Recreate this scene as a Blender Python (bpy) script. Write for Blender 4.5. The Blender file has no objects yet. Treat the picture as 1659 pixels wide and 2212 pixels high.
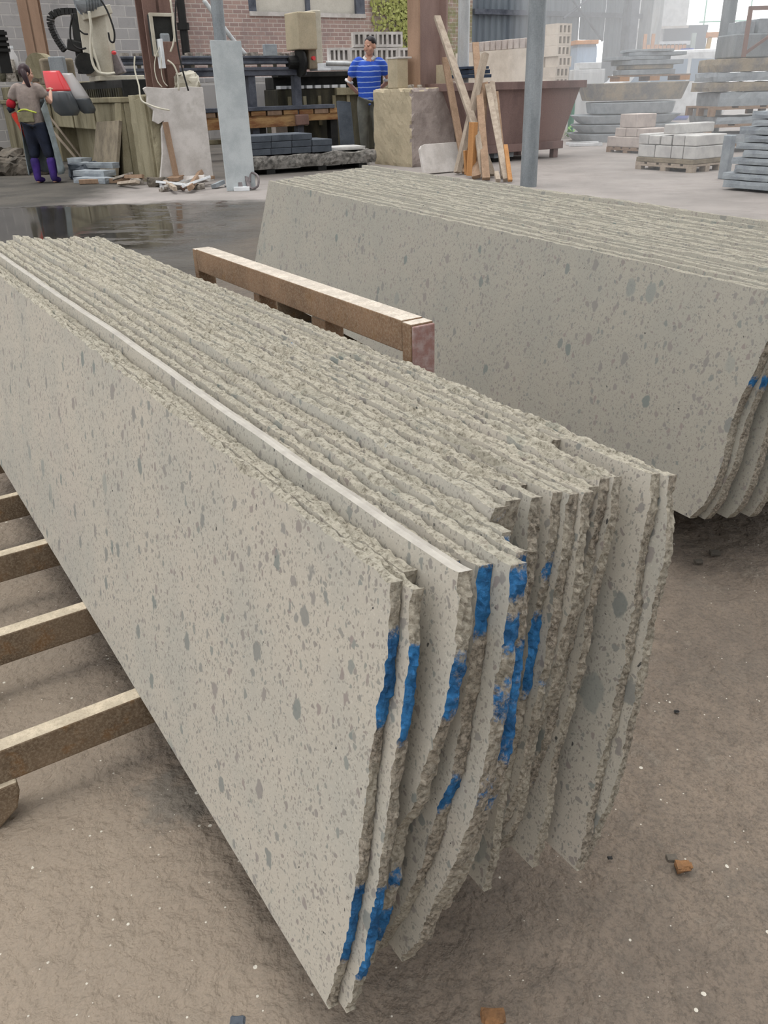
import bpy, bmesh, math, random
from mathutils import Vector, Matrix, noise
R = math.radians
rnd = random.Random(7)
SC = bpy.context.scene
COL = SC.collection

# ------------------------------------------------------------------ camera
FPX, PITCH, ROLL, CAMH = 1773.0, 0.47516, -0.0278, 1.1      # focal length in pixels of the 1659 px wide frame
CX, CY = 829.5, 1106.0
cF = Vector((0, math.cos(PITCH), -math.sin(PITCH)))
_r, _u = Vector((1, 0, 0)), Vector((0, math.sin(PITCH), math.cos(PITCH)))
cR = _r * math.cos(ROLL) + _u * math.sin(ROLL)
cU = -_r * math.sin(ROLL) + _u * math.cos(ROLL)
CP = Vector((0, 0, CAMH))
cam = bpy.data.cameras.new('camera'); co = bpy.data.objects.new('camera', cam); COL.objects.link(co)
mm = Matrix((cR, cU, -cF)).transposed().to_4x4(); mm.translation = CP
co.matrix_world = mm
cam.sensor_fit = 'HORIZONTAL'; cam.sensor_width = 36.0; cam.lens = FPX / 1659.0 * 36.0
cam.clip_start = 0.02; cam.clip_end = 300
SC.camera = co

# ------------------------------------------------------------------ light
WORLD_LOW, WORLD_LEFT, WORLD_OPEN, WORLD_HIGH = 0.22, 1.05, 3.6, 1.66   # radiance low down: shed side, left side, open yard side; and overhead
SUN_E, SUN_ANGLE = 1.30, 26
SC.view_settings.view_transform = 'Standard'; SC.view_settings.look = 'None'
SC.view_settings.gamma = 1.0; SC.view_settings.use_curve_mapping = False
SC.view_settings.exposure = 0.0
SC.cycles.use_denoising = True
SC.cycles.max_bounces = 4; SC.cycles.diffuse_bounces = 2
SC.cycles.use_adaptive_sampling = True; SC.cycles.adaptive_threshold = .05; SC.cycles.adaptive_min_samples = 14; SC.cycles.volume_bounces = 1
w = bpy.data.worlds.new('overcast_sky'); SC.world = w; w.use_nodes = True
nt = w.node_tree; nt.nodes.clear()
tc = nt.nodes.new('ShaderNodeTexCoord'); sx = nt.nodes.new('ShaderNodeSeparateXYZ')
mr = nt.nodes.new('ShaderNodeMapRange'); mr.inputs[1].default_value = 0.0; mr.inputs[2].default_value = 1.0
mr.inputs[4].default_value = WORLD_HIGH
bg = nt.nodes.new('ShaderNodeBackground'); bg.inputs[0].default_value = (0.97, 0.985, 1.0, 1)
wo = nt.nodes.new('ShaderNodeOutputWorld')
def _lobe(direction, lo, hi, gain):
    d = nt.nodes.new('ShaderNodeVectorMath'); d.operation = 'DOT_PRODUCT'; d.inputs[1].default_value = direction
    nt.links.new(tc.outputs['Generated'], d.inputs[0])
    m = nt.nodes.new('ShaderNodeMapRange'); m.interpolation_type = 'SMOOTHSTEP'
    m.inputs[1].default_value = lo; m.inputs[2].default_value = hi; m.inputs[3].default_value = 0; m.inputs[4].default_value = gain
    nt.links.new(d.outputs['Value'], m.inputs[0]); return m.outputs[0]
def _add(a, b):
    m = nt.nodes.new('ShaderNodeMath'); m.operation = 'ADD'
    for i, q in enumerate((a, b)):
        if isinstance(q, float): m.inputs[i].default_value = q
        else: nt.links.new(q, m.inputs[i])
    return m.outputs[0]
_low = _add(_add(WORLD_LOW, _lobe((-.84, -.54, 0), .0, .9, WORLD_LEFT - WORLD_LOW)), _lobe((.50, .865, 0), .60, .95, WORLD_OPEN - WORLD_LOW))
nt.links.new(_low, mr.inputs[3])
nt.links.new(tc.outputs['Generated'], sx.inputs[0]); nt.links.new(sx.outputs[2], mr.inputs[0])
nt.links.new(mr.outputs[0], bg.inputs[1]); nt.links.new(bg.outputs[0], wo.inputs[0])
sun = bpy.data.lights.new('skylight_glow', 'SUN'); sun.energy = SUN_E; sun.angle = R(SUN_ANGLE); sun.color = (1.0, 0.97, 0.92)
so = bpy.data.objects.new('skylight_glow', sun); COL.objects.link(so); so.rotation_euler = (R(0), R(-4), 0)

# ------------------------------------------------------------------ measuring helpers (yard axes: U runs along the slabs, V across them)
U = Vector((-.5375, .8433, 0)); V = Vector((.8433, .5375, 0)); Z = Vector((0, 0, 1))
RZ = math.atan2(V.y, V.x)
def ray(px, py): return cF + cR * ((px - CX) / FPX) - cU * ((py - CY) / FPX)
def G(px, py, z=0.0):
    r = ray(px, py); return CP + r * ((z - CAMH) / r.z)
def on_line(base, d, px, z=None):
    a = Vector(base) - CP
    if z is not None: a.z = z - CAMH
    k = (px - CX) / FPX
    s = -(a.dot(cR) - k * a.dot(cF)) / (d.dot(cR) - k * d.dot(cF))
    return Vector(base) + d * s, s
def wx(px, y, z=0.0): return on_line((0, y, z), Vector((1, 0, 0)), px)[0]
def zat(p, py):
    d = Vector((p[0], p[1], 0)) - CP; k = (CY - py) / FPX
    return -(d.dot(cU) - k * d.dot(cF)) / (cU.z - k * cF.z)
def D(px, py, y):                       # the point seen at px, py that stands y metres down the yard
    r = ray(px, py); return CP + r * (y / r.y)

# ------------------------------------------------------------------ materials
def sr(r, g, b):
    f = lambda c: (c / 255 / 12.92) if c / 255 <= .04045 else ((c / 255 + .055) / 1.055) ** 2.4
    return (f(r), f(g), f(b), 1)
class NT:
    def __init__(s, name):
        s.m = bpy.data.materials.new(name); s.m.use_nodes = True; s.t = s.m.node_tree
        s.b = s.t.nodes['Principled BSDF']
    def n(s, typ, **kw):
        o = s.t.nodes.new(typ)
        for k, v in kw.items(): setattr(o, k, v)
        return o
    def put(s, sock, v):
        if hasattr(v, 'is_linked') or isinstance(v, bpy.types.NodeSocket): s.t.links.new(v, sock)
        else: sock.default_value = v
    def math(s, op, a, b=0.0, c=0.0, clamp=False):
        o = s.n('ShaderNodeMath', operation=op, use_clamp=clamp)
        for i, v in enumerate((a, b, c)): s.put(o.inputs[i], v)
        return o.outputs[0]
    def mix(s, f, a, b, blend='MIX'):
        o = s.n('ShaderNodeMix', data_type='RGBA', blend_type=blend)
        s.put(o.inputs[0], f); s.put(o.inputs[6], a); s.put(o.inputs[7], b)
        return o.outputs[2]
    def step(s, v, lo, hi):
        o = s.n('ShaderNodeMapRange', interpolation_type='SMOOTHSTEP')
        s.put(o.inputs[0], v); s.put(o.inputs[1], lo); s.put(o.inputs[2], hi)
        return o.outputs[0]
    def noise(s, vec, scale, detail=4, rough=.55, dist=0):
        o = s.n('ShaderNodeTexNoise'); s.put(o.inputs['Vector'], vec)
        o.inputs['Scale'].default_value = scale; o.inputs['Detail'].default_value = detail
        o.inputs['Roughness'].default_value = rough; o.inputs['Distortion'].default_value = dist
        return o.outputs[0]
    def vor(s, vec, scale, feature='F1'):
        o = s.n('ShaderNodeTexVoronoi', feature=feature); s.put(o.inputs['Vector'], vec)
        o.inputs['Scale'].default_value = scale
        return o
    def vmath(s, op, a, b):
        o = s.n('ShaderNodeVectorMath', operation=op); s.put(o.inputs[0], a); s.put(o.inputs[1], b)
        return o.outputs[0]
    def obj(s): return s.n('ShaderNodeTexCoord').outputs['Object']
    def pos(s): return s.n('ShaderNodeNewGeometry').outputs['Position']
    def bump(s, h, strength, dist, prev=None):
        o = s.n('ShaderNodeBump'); o.inputs['Strength'].default_value = strength; o.inputs['Distance'].default_value = dist
        s.put(o.inputs['Height'], h)
        if prev is not None: s.put(o.inputs['Normal'], prev)
        return o.outputs[0]
    def done(s, color, rough=.8, normal=None, metal=0.0, spec=None):
        s.put(s.b.inputs['Base Color'], color); s.put(s.b.inputs['Roughness'], rough)
        s.b.inputs['Metallic'].default_value = metal
        if spec is not None: s.b.inputs['Specular IOR Level'].default_value = spec
        if normal is not None: s.put(s.b.inputs['Normal'], normal)
        return s.m
def worn(name, c1, c2, scale=6, rough=.75, metal=0, bump=.25, bscale=40, c3=None, c3amt=.5, spec=.3, stretch=None):
    """two-tone weathered surface with optional blotches of a third colour"""
    n = NT(name); p = n.obj()
    rv = n.n('ShaderNodeObjectInfo').outputs['Random']
    off = n.n('ShaderNodeCombineXYZ'); n.put(off.inputs[0], n.math('MULTIPLY', rv, 37.0)); n.put(off.inputs[1], n.math('MULTIPLY', rv, 91.0))
    p = n.vmath('ADD', p, off.outputs[0])
    q = n.vmath('MULTIPLY', p, stretch) if stretch else p
    f = n.step(n.noise(q, scale, 6, .65), .35, .68)
    c = n.mix(f, c1, c2)
    if c3: c = n.mix(n.math('MULTIPLY', n.step(n.noise(q, scale * .45, 5, .7), 1 - c3amt - .12, 1 - c3amt + .1), .85), c, c3)
    c = n.mix(.35, c, n.mix(n.noise(p, bscale * 2.2, 3), (.0, .0, .0, 1), (1, 1, 1, 1)), 'SOFT_LIGHT')
    return n.done(c, rough, n.bump(n.noise(q, bscale, 5, .65), bump, .01), metal, spec)
def plain(name, c, rough=.6, metal=0):
    return worn(name, c, tuple(x * .8 for x in c[:3]) + (1,), 5, rough, metal, .08, 60)

def stone(name, split, far=False):
    n = NT(name); p = n.obj()
    rv = n.n('ShaderNodeObjectInfo').outputs['Random']
    off = n.n('ShaderNodeCombineXYZ'); n.put(off.inputs[0], n.math('MULTIPLY', rv, 53.0)); n.put(off.inputs[1], n.math('MULTIPLY', rv, 17.0)); n.put(off.inputs[2], n.math('MULTIPLY', rv, 29.0))
    p = n.vmath('ADD', p, off.outputs[0])
    nz = n.n('ShaderNodeTexNoise'); n.put(nz.inputs['Vector'], p); nz.inputs['Scale'].default_value = 70; nz.inputs['Detail'].default_value = 2
    dv = n.vmath('SCALE', n.vmath('SUBTRACT', nz.outputs['Color'], (.5, .5, .5)), (0, 0, 0)); dv.node.inputs[3].default_value = .016
    q = n.vmath('ADD', p, dv); q = n.vmath('MULTIPLY', q, (1.0, 1.0, .72))
    c = n.mix(n.step(n.noise(p, 5, 4), .38, .66), (.545, .498, .420, 1), (.475, .452, .392, 1))
    c = n.mix(n.math('MULTIPLY', n.step(n.noise(p, 2.3, 3), .55, .75), .35), c, (.52, .445, .395, 1))
    c = n.mix(n.math('MULTIPLY', n.noise(p, 420, 3, .7), .55), c, (.29, .27, .24, 1))
    c = n.mix(n.math('MULTIPLY', n.step(n.noise(p, 260, 2), .60, .72), .45), c, (.60, .57, .49, 1))
    def layer(c, scale, thr, r0, r1, ca, cb, amt):
        v = n.vor(q, scale); s = n.n('ShaderNodeSeparateColor'); n.put(s.inputs[0], v.outputs['Color'])
        rad = n.math('MULTIPLY_ADD', s.outputs[1], r1 - r0, r0)
        m = n.math('MULTIPLY', n.math('GREATER_THAN', s.outputs[0], thr), n.step(n.math('DIVIDE', v.outputs['Distance'], rad), 1.0, .78))
        return n.mix(n.math('MULTIPLY', m, amt), c, n.mix(s.outputs[2], ca, cb))
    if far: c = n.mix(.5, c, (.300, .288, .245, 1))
    c = layer(c, 250, .25, .20, .50, (.24, .21, .185, 1), (.28, .275, .24, 1), .70)
    c = layer(c, 115, .36, .16, .44, (.27, .232, .212, 1), (.255, .262, .235, 1), .88)
    c = layer(c, 62, .60, .14, .42, (.29, .245, .225, 1), (.235, .25, .23, 1), .88)
    c = layer(c, 27, .80, .16, .42, (.19, .218, .205, 1), (.28, .25, .23, 1), .88)
    c = layer(c, 90, .93, .10, .25, (.03, .03, .032, 1), (.06, .06, .06, 1), .9)
    c = layer(c, 14, .90, .14, .34, (.235, .255, .24, 1), (.31, .315, .28, 1), .7)
    if split:
        v = n.vor(p, 210); sp_ = n.n('ShaderNodeSeparateColor'); n.put(sp_.inputs[0], v.outputs['Color'])
        pit = n.math('MULTIPLY', n.math('GREATER_THAN', sp_.outputs[0], .62), n.step(v.outputs['Distance'], .42, .18))
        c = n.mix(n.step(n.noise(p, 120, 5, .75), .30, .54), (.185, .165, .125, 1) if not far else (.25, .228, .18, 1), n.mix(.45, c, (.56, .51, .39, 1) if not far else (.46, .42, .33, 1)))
        c = n.mix(n.math('MULTIPLY', pit, .62), c, (.17, .145, .11, 1))
        c = n.mix(n.math('MULTIPLY', n.step(n.noise(p, 3.1, 5, .65), .56, .70), .50), c, (.22, .205, .16, 1))
        at = n.n('ShaderNodeAttribute', attribute_name='raw'); 
        c = n.mix(n.math('MULTIPLY', at.outputs['Fac'], n.math('MULTIPLY_ADD', n.step(n.noise(p, 11, 4, .6), .4, .62), .5, .35)), c, n.mix(n.step(n.noise(p, 150, 5, .75), .36, .62), (.085, .07, .055, 1), (.42, .36, .29, 1)))
        pa = n.n('ShaderNodeAttribute', attribute_name='paint')
        pm = n.step(n.math('ADD', n.math('MULTIPLY_ADD', n.math('SUBTRACT', n.noise(p, 55, 6, .8), .5), 1.7, pa.outputs['Fac']), n.math('MULTIPLY', n.math('SUBTRACT', n.noise(p, 14, 3, .6), .5), 1.1)), .40, .70)
        c = n.mix(n.math('MULTIPLY', pm, .96), c, n.mix(n.step(n.noise(p, 30, 5, .7), .35, .68), (.006, .075, .20, 1), (.035, .215, .50, 1)))
        h = n.math('ADD', n.noise(p, 210, 6, .75), n.math('MULTIPLY', n.vor(p, 140).outputs['Distance'], .6))
        return n.done(c, .9, n.bump(h, .75, .006), 0, .2)
    return n.done(c, .62, n.bump(n.noise(p, 300, 4, .7), .10, .002), 0, .3)

MAT = {}
MAT['stone'] = stone('honed_tuff', False)
MAT['split'] = stone('split_tuff', True)
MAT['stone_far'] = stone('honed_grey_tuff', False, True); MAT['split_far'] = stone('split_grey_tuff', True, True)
def honed_edge():
    n = NT('honed_edge'); p = n.obj()
    c = n.mix(n.step(n.noise(p, 30, 5, .6), .35, .7), (.46, .425, .37, 1), (.34, .31, .27, 1))
    c = n.mix(n.math('MULTIPLY', n.noise(p, 350, 3, .7), .4), c, (.32, .30, .27, 1))
    return n.done(c, .6, n.bump(n.noise(p, 200, 3), .2, .002))
MAT['honed'] = honed_edge()
MAT['dusty_steel'] = None
def dusty(name, side, top):
    """upward faces carry pale stone dust that has settled on them"""
    n = NT(name); p = n.obj()
    g = n.n('ShaderNodeNewGeometry'); s = n.n('ShaderNodeSeparateXYZ'); n.put(s.inputs[0], g.outputs['True Normal'])
    c = n.mix(n.step(n.noise(p, 7, 5, .65), .35, .7), side, tuple(x * .62 for x in side[:3]) + (1,))
    c = n.mix(n.math('MULTIPLY', n.step(n.noise(p, 16, 5, .7), .54, .68), .7), c, (.21, .115, .05, 1))
    c = n.mix(n.math('MULTIPLY', n.step(n.noise(p, 230, 4, .8), .44, .62), .5), c, (.36, .29, .21, 1))
    c = n.mix(n.math('MULTIPLY', n.step(n.noise(p, 90, 4, .8), .52, .66), .22), c, (.09, .062, .042, 1))
    d = n.mix(n.step(n.noise(p, 24, 4, .7), .3, .62), top, tuple(x * .72 for x in top[:3]) + (1,))
    d = n.mix(n.math('MULTIPLY', n.step(n.noise(p, 240, 4, .8), .46, .64), .5), d, (.30, .245, .17, 1))
    c = n.mix(n.step(n.math('MULTIPLY_ADD', n.noise(p, 60, 4), .5, s.outputs[2]), .85, 1.05), c, d)
    return n.done(c, .85, n.bump(n.noise(p, 120, 5, .7), .3, .004), 0, .2)
MAT['bar'] = dusty('dusty_brown_bar', (.200, .142, .092, 1), (.62, .53, .40, 1))
MAT['rail'] = dusty('dusty_rust_rail', (.27, .165, .10, 1), (.66, .585, .50, 1))
def paint_plate():
    n = NT('peeling_red_paint'); p = n.obj()
    c = n.mix(n.step(n.noise(p, 28, 5, .7), .40, .62), (.27, .145, .125, 1), (.36, .27, .25, 1))
    c = n.mix(n.step(n.noise(p, 13, 4, .7), .62, .66), c, (.48, .46, .43, 1))
    return n.done(c, .8, n.bump(n.noise(p, 90, 4), .3, .004))
MAT['plate'] = paint_plate()
MAT['plankstone'] = worn('pale_grey_stone_plank', sr(190, 195, 196), sr(170, 176, 178), 4, .75, 0, .15, 50)
MAT['mauvecol'] = worn('mauve_primer', sr(160, 136, 128), sr(138, 116, 110), 3, .7, 0, .15, 40, sr(172, 152, 142), .25, .3, (1, 1, .3))
MAT['concrete'] = worn('pale_concrete', sr(218, 212, 207), sr(190, 184, 178), 3, .85, 0, .3, 45, sr(150, 145, 135), .32)
MAT['concrete_beige'] = worn('beige_concrete', sr(190, 176, 150), sr(172, 160, 136), 3, .9, 0, .35, 30, sr(130, 118, 95), .26)
MAT['concrete_mauve'] = worn('mauve_concrete', sr(178, 165, 158), sr(150, 138, 132), 4, .9, 0, .35, 40)
MAT['olive'] = worn('mossy_concrete', sr(158, 150, 126), sr(134, 126, 102), 2.5, .9, 0, .3, 30, sr(82, 74, 56), .42, .2, (1, 1, .35))
MAT['olive_dark'] = worn('wet_stained_concrete', sr(95, 90, 72), sr(60, 58, 48), 2.5, .8, 0, .3, 30, sr(34, 33, 29), .45, .3, (1, 1, .25))
MAT['dark'] = worn('oily_dark_steel', sr(52, 52, 50), sr(34, 34, 34), 4, .6, .3, .2, 40, sr(80, 72, 58), .25)
MAT['bluegrey'] = worn('blue_grey_steel', sr(104, 108, 118), sr(72, 76, 86), 3, .55, .2, .15, 30, sr(110, 98, 84), .25)
MAT['greysteel'] = worn('grey_painted_steel', sr(150, 155, 158), sr(118, 124, 128), 3, .5, .1, .12, 30, sr(104, 98, 90), .22, .4, (1, 1, .3))
MAT['palepipe'] = worn('galvanised_pipe', sr(196, 198, 198), sr(160, 163, 165), 3, .45, .2, .1, 30, sr(150, 140, 128), .3, .4, (1, 1, .3))
MAT['rustbrown'] = worn('red_brown_primer', sr(134, 106, 96), sr(112, 88, 80), 3, .7, 0, .15, 40, sr(160, 138, 124), .25, .3, (1, 1, .3))
MAT['tancol'] = worn('tan_primer', sr(170, 140, 118), sr(150, 122, 102), 3, .7, 0, .15, 40, sr(120, 90, 72), .2, .3, (1, 1, .3))
MAT['rusty'] = worn('yellow_rust', sr(176, 142, 98), sr(128, 84, 56), 5, .8, .1, .25, 40, sr(95, 66, 52), .35, .3, (.5, .5, 2))
MAT['cream'] = worn('cream_machine_paint', sr(206, 200, 184), sr(182, 174, 156), 3, .5, 0, .1, 30, sr(140, 124, 100), .28)
MAT['wood_grey'] = worn('grey_timber', sr(178, 164, 148), sr(152, 138, 124), 3, .85, 0, .25, 30, sr(126, 112, 98), .25, .2, (4, 4, .5))
MAT['wood_brown'] = worn('brown_timber', sr(158, 132, 110), sr(138, 114, 94), 3, .85, 0, .25, 30, sr(110, 90, 74), .25, .2, (4, 4, .5))
MAT['wood_orange'] = worn('fresh_orange_timber', sr(190, 140, 92), sr(172, 124, 80), 3, .8, 0, .25, 30, sr(200, 164, 122), .3, .2, (4, 4, .5))
MAT['slate'] = worn('blue_black_basalt', sr(84, 90, 98), sr(66, 72, 80), 5, .7, 0, .2, 60)
MAT['slatetop'] = MAT['slate']
MAT['rough_dark'] = worn('rough_split_granite', sr(150, 146, 140), sr(86, 84, 80), 14, .9, 0, .9, 40)
MAT['greystone'] = worn('grey_granite', sr(160, 166, 170), sr(136, 142, 148), 6, .75, 0, .2, 60)
MAT['palestone'] = worn('pale_granite', sr(204, 202, 198), sr(182, 180, 178), 6, .75, 0, .2, 60)
MAT['pinkstone'] = worn('pinkish_granite', sr(206, 194, 186), sr(184, 172, 166), 6, .75, 0, .2, 60)
MAT['brownface'] = worn('brown_split_stone', sr(160, 146, 124), sr(112, 110, 108), 3, .9, 0, .8, 16)
MAT['plaster'] = worn('dusty_board', sr(150, 138, 118), sr(120, 110, 95), 5, .85, 0, .2, 40)
MAT['white'] = plain('white_paint', sr(232, 234, 236), .4)
MAT['cable'] = plain('pale_cable_sheath', sr(214, 208, 190), .5)
MAT['blackrubber'] = plain('black_rubber', sr(38, 37, 36), .55)
MAT['debris'] = worn('chipped_debris', sr(176, 168, 158), sr(92, 84, 76), 9, .9, 0, .6, 40)
MAT['scrap'] = worn('scrap_steel', sr(136, 128, 128), sr(96, 90, 92), 6, .6, .3, .2, 40)
MAT['hopper'] = worn('hopper_brown_paint', sr(132, 108, 102), sr(108, 88, 84), 2.5, .6, 0, .15, 30, sr(164, 146, 138), .28, .4, (1, 1, .35))
MAT['navy'] = plain('navy_panel', sr(60, 72, 92), .5)
MAT['green'] = plain('green_paint', sr(40, 140, 105), .5)
MAT['orange'] = plain('orange_wood', sr(220, 160, 110), .6)
MAT['yellow'] = plain('yellow_timber', sr(222, 186, 126), .6)
MAT['bluebarrel'] = plain('blue_plastic', sr(40, 80, 190), .35)
MAT['rustclod'] = worn('rusty_earth', sr(142, 104, 70), sr(104, 78, 56), 30, .9, 0, .6, 90)
MAT['mud'] = worn('dried_mud_spoil', sr(112, 104, 94), sr(70, 66, 60), 5, .9, 0, .7, 18)
def glassy(name, col, alpha):
    n = NT(name); n.b.inputs['Alpha'].default_value = alpha
    return n.done(col, .15, None, 0, .6)
MAT['film_clear'] = glassy('clear_plastic_film', (.72, .70, .69, 1), .5)
MAT['film_red'] = glassy('red_plastic_film', (.78, .06, .07, 1), .85)
MAT['film_grey'] = glassy('grey_plastic_film', (.10, .11, .12, 1), .9)
MAT['glass'] = glassy('van_window_glass', (.36, .44, .54, 1), .95)

# ------------------------------------------------------------------ mesh helpers
class MB:
    def __init__(s): s.v = []; s.f = []
    def add(s, vs, fs, M=None):
        k = len(s.v)
        s.v += [tuple((M @ Vector(p)) if M else p) for p in vs]; s.f += [tuple(i + k for i in f) for f in fs]
        return s
    def box(s, x0, x1, y0, y1, z0, z1, M=None):
        return s.add([(x0, y0, z0), (x1, y0, z0), (x1, y1, z0), (x0, y1, z0), (x0, y0, z1), (x1, y0, z1), (x1, y1, z1), (x0, y1, z1)],
                     [(3, 2, 1, 0), (4, 5, 6, 7), (0, 1, 5, 4), (1, 2, 6, 5), (2, 3, 7, 6), (3, 0, 4, 7)], M)
    def prism(s, poly, z0, z1, M=None):
        n = len(poly)
        a = sum(poly[i][0] * poly[(i + 1) % n][1] - poly[(i + 1) % n][0] * poly[i][1] for i in range(n))
        if a < 0: poly = poly[::-1]
        return s.add([(x, y, z0) for x, y in poly] + [(x, y, z1) for x, y in poly],
                     [tuple(range(n - 1, -1, -1)), tuple(range(n, 2 * n))] + [(i, (i + 1) % n, n + (i + 1) % n, n + i) for i in range(n)], M)
    def beam(s, a, b, w, h, roll=0.0, w2=None):
        """rectangular bar from a to b"""
        a, b = Vector(a), Vector(b); d = (b - a).normalized()
        side = d.cross(Z); side = side.normalized() if side.length > 1e-4 else Vector((1, 0, 0))
        up = side.cross(d); side2 = side * math.cos(roll) + up * math.sin(roll); up2 = -side * math.sin(roll) + up * math.cos(roll)
        w2 = w if w2 is None else w2
        vs = []
        for p, ww in ((a, w), (b, w2)):
            for i, j in ((-1, -1), (1, -1), (1, 1), (-1, 1)): vs.append(tuple(p + side2 * (i * ww / 2) + up2 * (j * h / 2)))
        return s.add(vs, [(3, 2, 1, 0), (4, 5, 6, 7), (0, 1, 5, 4), (1, 2, 6, 5), (2, 3, 7, 6), (3, 0, 4, 7)])
    def tube(s, path, r, n=10, closed=False):
        path = [Vector(p) for p in path]; rs = r if isinstance(r, (list, tuple)) else [r] * len(path)
        prev = None; vs = []; fs = []
        for i, p in enumerate(path):
            d = (path[min(i + 1, len(path) - 1)] - path[max(i - 1, 0)]).normalized()
            if prev is None:
                prev = d.cross(Z)
                if prev.length < 1e-3: prev = d.cross(Vector((1, 0, 0)))
            prev = (prev - d * prev.dot(d)).normalized(); q = d.cross(prev)
            for k in range(n):
                t = 2 * math.pi * k / n; vs.append(tuple(p + (prev * math.cos(t) + q * math.sin(t)) * rs[i]))
        for i in range(len(path) - 1):
            for k in range(n): fs.append((i * n + k, i * n + (k + 1) % n, (i + 1) * n + (k + 1) % n, (i + 1) * n + k))
        fs.append(tuple(range(n - 1, -1, -1))); fs.append(tuple(range((len(path) - 1) * n, len(path) * n)))
        return s.add(vs, fs)
    def ball(s, c, rx, ry, rz, n=12, m=8, jit=0, seed=0):
        vs = []; fs = []; rr = random.Random(seed)
        for i in range(m + 1):
            th = math.pi * i / m
            for k in range(n):
                ph = 2 * math.pi * k / n; q = 1 + jit * (rr.random() - .5) * 2
                vs.append((c[0] + rx * q * math.sin(th) * math.cos(ph), c[1] + ry * q * math.sin(th) * math.sin(ph), c[2] + rz * q * math.cos(th)))
        for i in range(m):
            for k in range(n): fs.append((i * n + k, (i + 1) * n + k, (i + 1) * n + (k + 1) % n, i * n + (k + 1) % n))
        return s.add(vs, fs)
    def build(s, name, m, parent=None, loc=(0, 0, 0), rz=0.0, bevel=0.0, smooth=False, seg=2):
        me = bpy.data.meshes.new(name); me.from_pydata(s.v, [], s.f); me.validate(); me.update()
        return link(name, me, m, parent, loc, rz, bevel, smooth, seg)
def link(name, me, m, parent=None, loc=(0, 0, 0), rz=0.0, bevel=0.0, smooth=False, seg=2):
    if m is not None: me.materials.append(MAT[m] if isinstance(m, str) else m)
    if smooth: me.polygons.foreach_set('use_smooth', [True] * len(me.polygons))
    o = bpy.data.objects.new(name, me); COL.objects.link(o)
    o.location = loc; o.rotation_euler = (0, 0, rz)
    if parent is not None: o.parent = parent
    if bevel:
        b = o.modifiers.new('bevel', 'BEVEL'); b.width = bevel; b.segments = seg; b.limit_method = 'ANGLE'
    return o
def tag(o, label, cat, group=None):
    o['label'] = label; o['category'] = cat; o['kind'] = 'thing'
    if group: o['group'] = group
    return o
def thing(name, label, cat, loc=(0, 0, 0), rz=0.0, group=None):
    o = bpy.data.objects.new(name, None); COL.objects.link(o); o.location = loc; o.rotation_euler = (0, 0, rz)
    o.empty_display_size = .2
    return tag(o, label, cat, group)
def struct(o): o['kind'] = 'structure'; return o
def yloc(p, z=0.0): return (p[0], p[1], z)
ORD = ['first', 'second', 'third', 'fourth', 'fifth', 'sixth', 'seventh', 'eighth', 'ninth', 'tenth', 'eleventh', 'twelfth', 'thirteenth', 'fourteenth', 'fifteenth', 'sixteenth',
       'seventeenth', 'eighteenth', 'nineteenth', 'twentieth', 'twenty-first', 'twenty-second', 'twenty-third', 'twenty-fourth', 'twenty-fifth', 'twenty-sixth', 'twenty-seventh', 'twenty-eighth', 'twenty-ninth', 'thirtieth']
def rough_block(sx, sy, sz, amp, step, seed, chip=0.0):
    """a block of stone or concrete with uneven faces and worn corners, base centred on the origin corner (0,0,0)"""
    bm = bmesh.new()
    nx, ny, nz = [max(2, int(round(q / step))) for q in (sx, sy, sz)]
    keep = {}
    def vert(i, j, k):
        if (i, j, k) not in keep: keep[(i, j, k)] = bm.verts.new((sx * i / nx, sy * j / ny, sz * k / nz))
        return keep[(i, j, k)]
    for i in range(nx):
        for j in range(ny):
            bm.faces.new([vert(i, j, 0), vert(i, j + 1, 0), vert(i + 1, j + 1, 0), vert(i + 1, j, 0)])
            bm.faces.new([vert(i, j, nz), vert(i + 1, j, nz), vert(i + 1, j + 1, nz), vert(i, j + 1, nz)])
    for i in range(nx):
        for k in range(nz):
            bm.faces.new([vert(i, 0, k), vert(i + 1, 0, k), vert(i + 1, 0, k + 1), vert(i, 0, k + 1)])
            bm.faces.new([vert(i, ny, k), vert(i, ny, k + 1), vert(i + 1, ny, k + 1), vert(i + 1, ny, k)])
    for j in range(ny):
        for k in range(nz):
            bm.faces.new([vert(0, j, k), vert(0, j, k + 1), vert(0, j + 1, k + 1), vert(0, j + 1, k)])
            bm.faces.new([vert(nx, j, k), vert(nx, j + 1, k), vert(nx, j + 1, k + 1), vert(nx, j, k + 1)])
    for (i, j, k), v in keep.items():
        s = Vector((seed * 3.7, seed * 1.3, seed * 2.1))
        d = noise.noise_vector(v.co * 5 + s) * amp + noise.noise_vector(v.co * 22 + s) * amp * .45
        ex = (i in (0, nx)) + (j in (0, ny)) + (k in (0, nz))
        if k == 0: d.z = 0
        c = Vector((sx / 2, sy / 2, sz / 2))
        if ex >= 2:
            inw = (c - v.co).normalized(); d += inw * (chip * (.4 + max(0, noise.noise(v.co * 9 + s)) * 2.2))
            if k == 0: d.z = 0
        v.co += d
    me = bpy.data.meshes.new('block'); bm.to_mesh(me); bm.free()
    return me
def copy_thing(o, children=()):
    c = o.copy(); COL.objects.link(c)
    for ch in children:
        d = ch.copy(); COL.objects.link(d); d.parent = c
    return c

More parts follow.
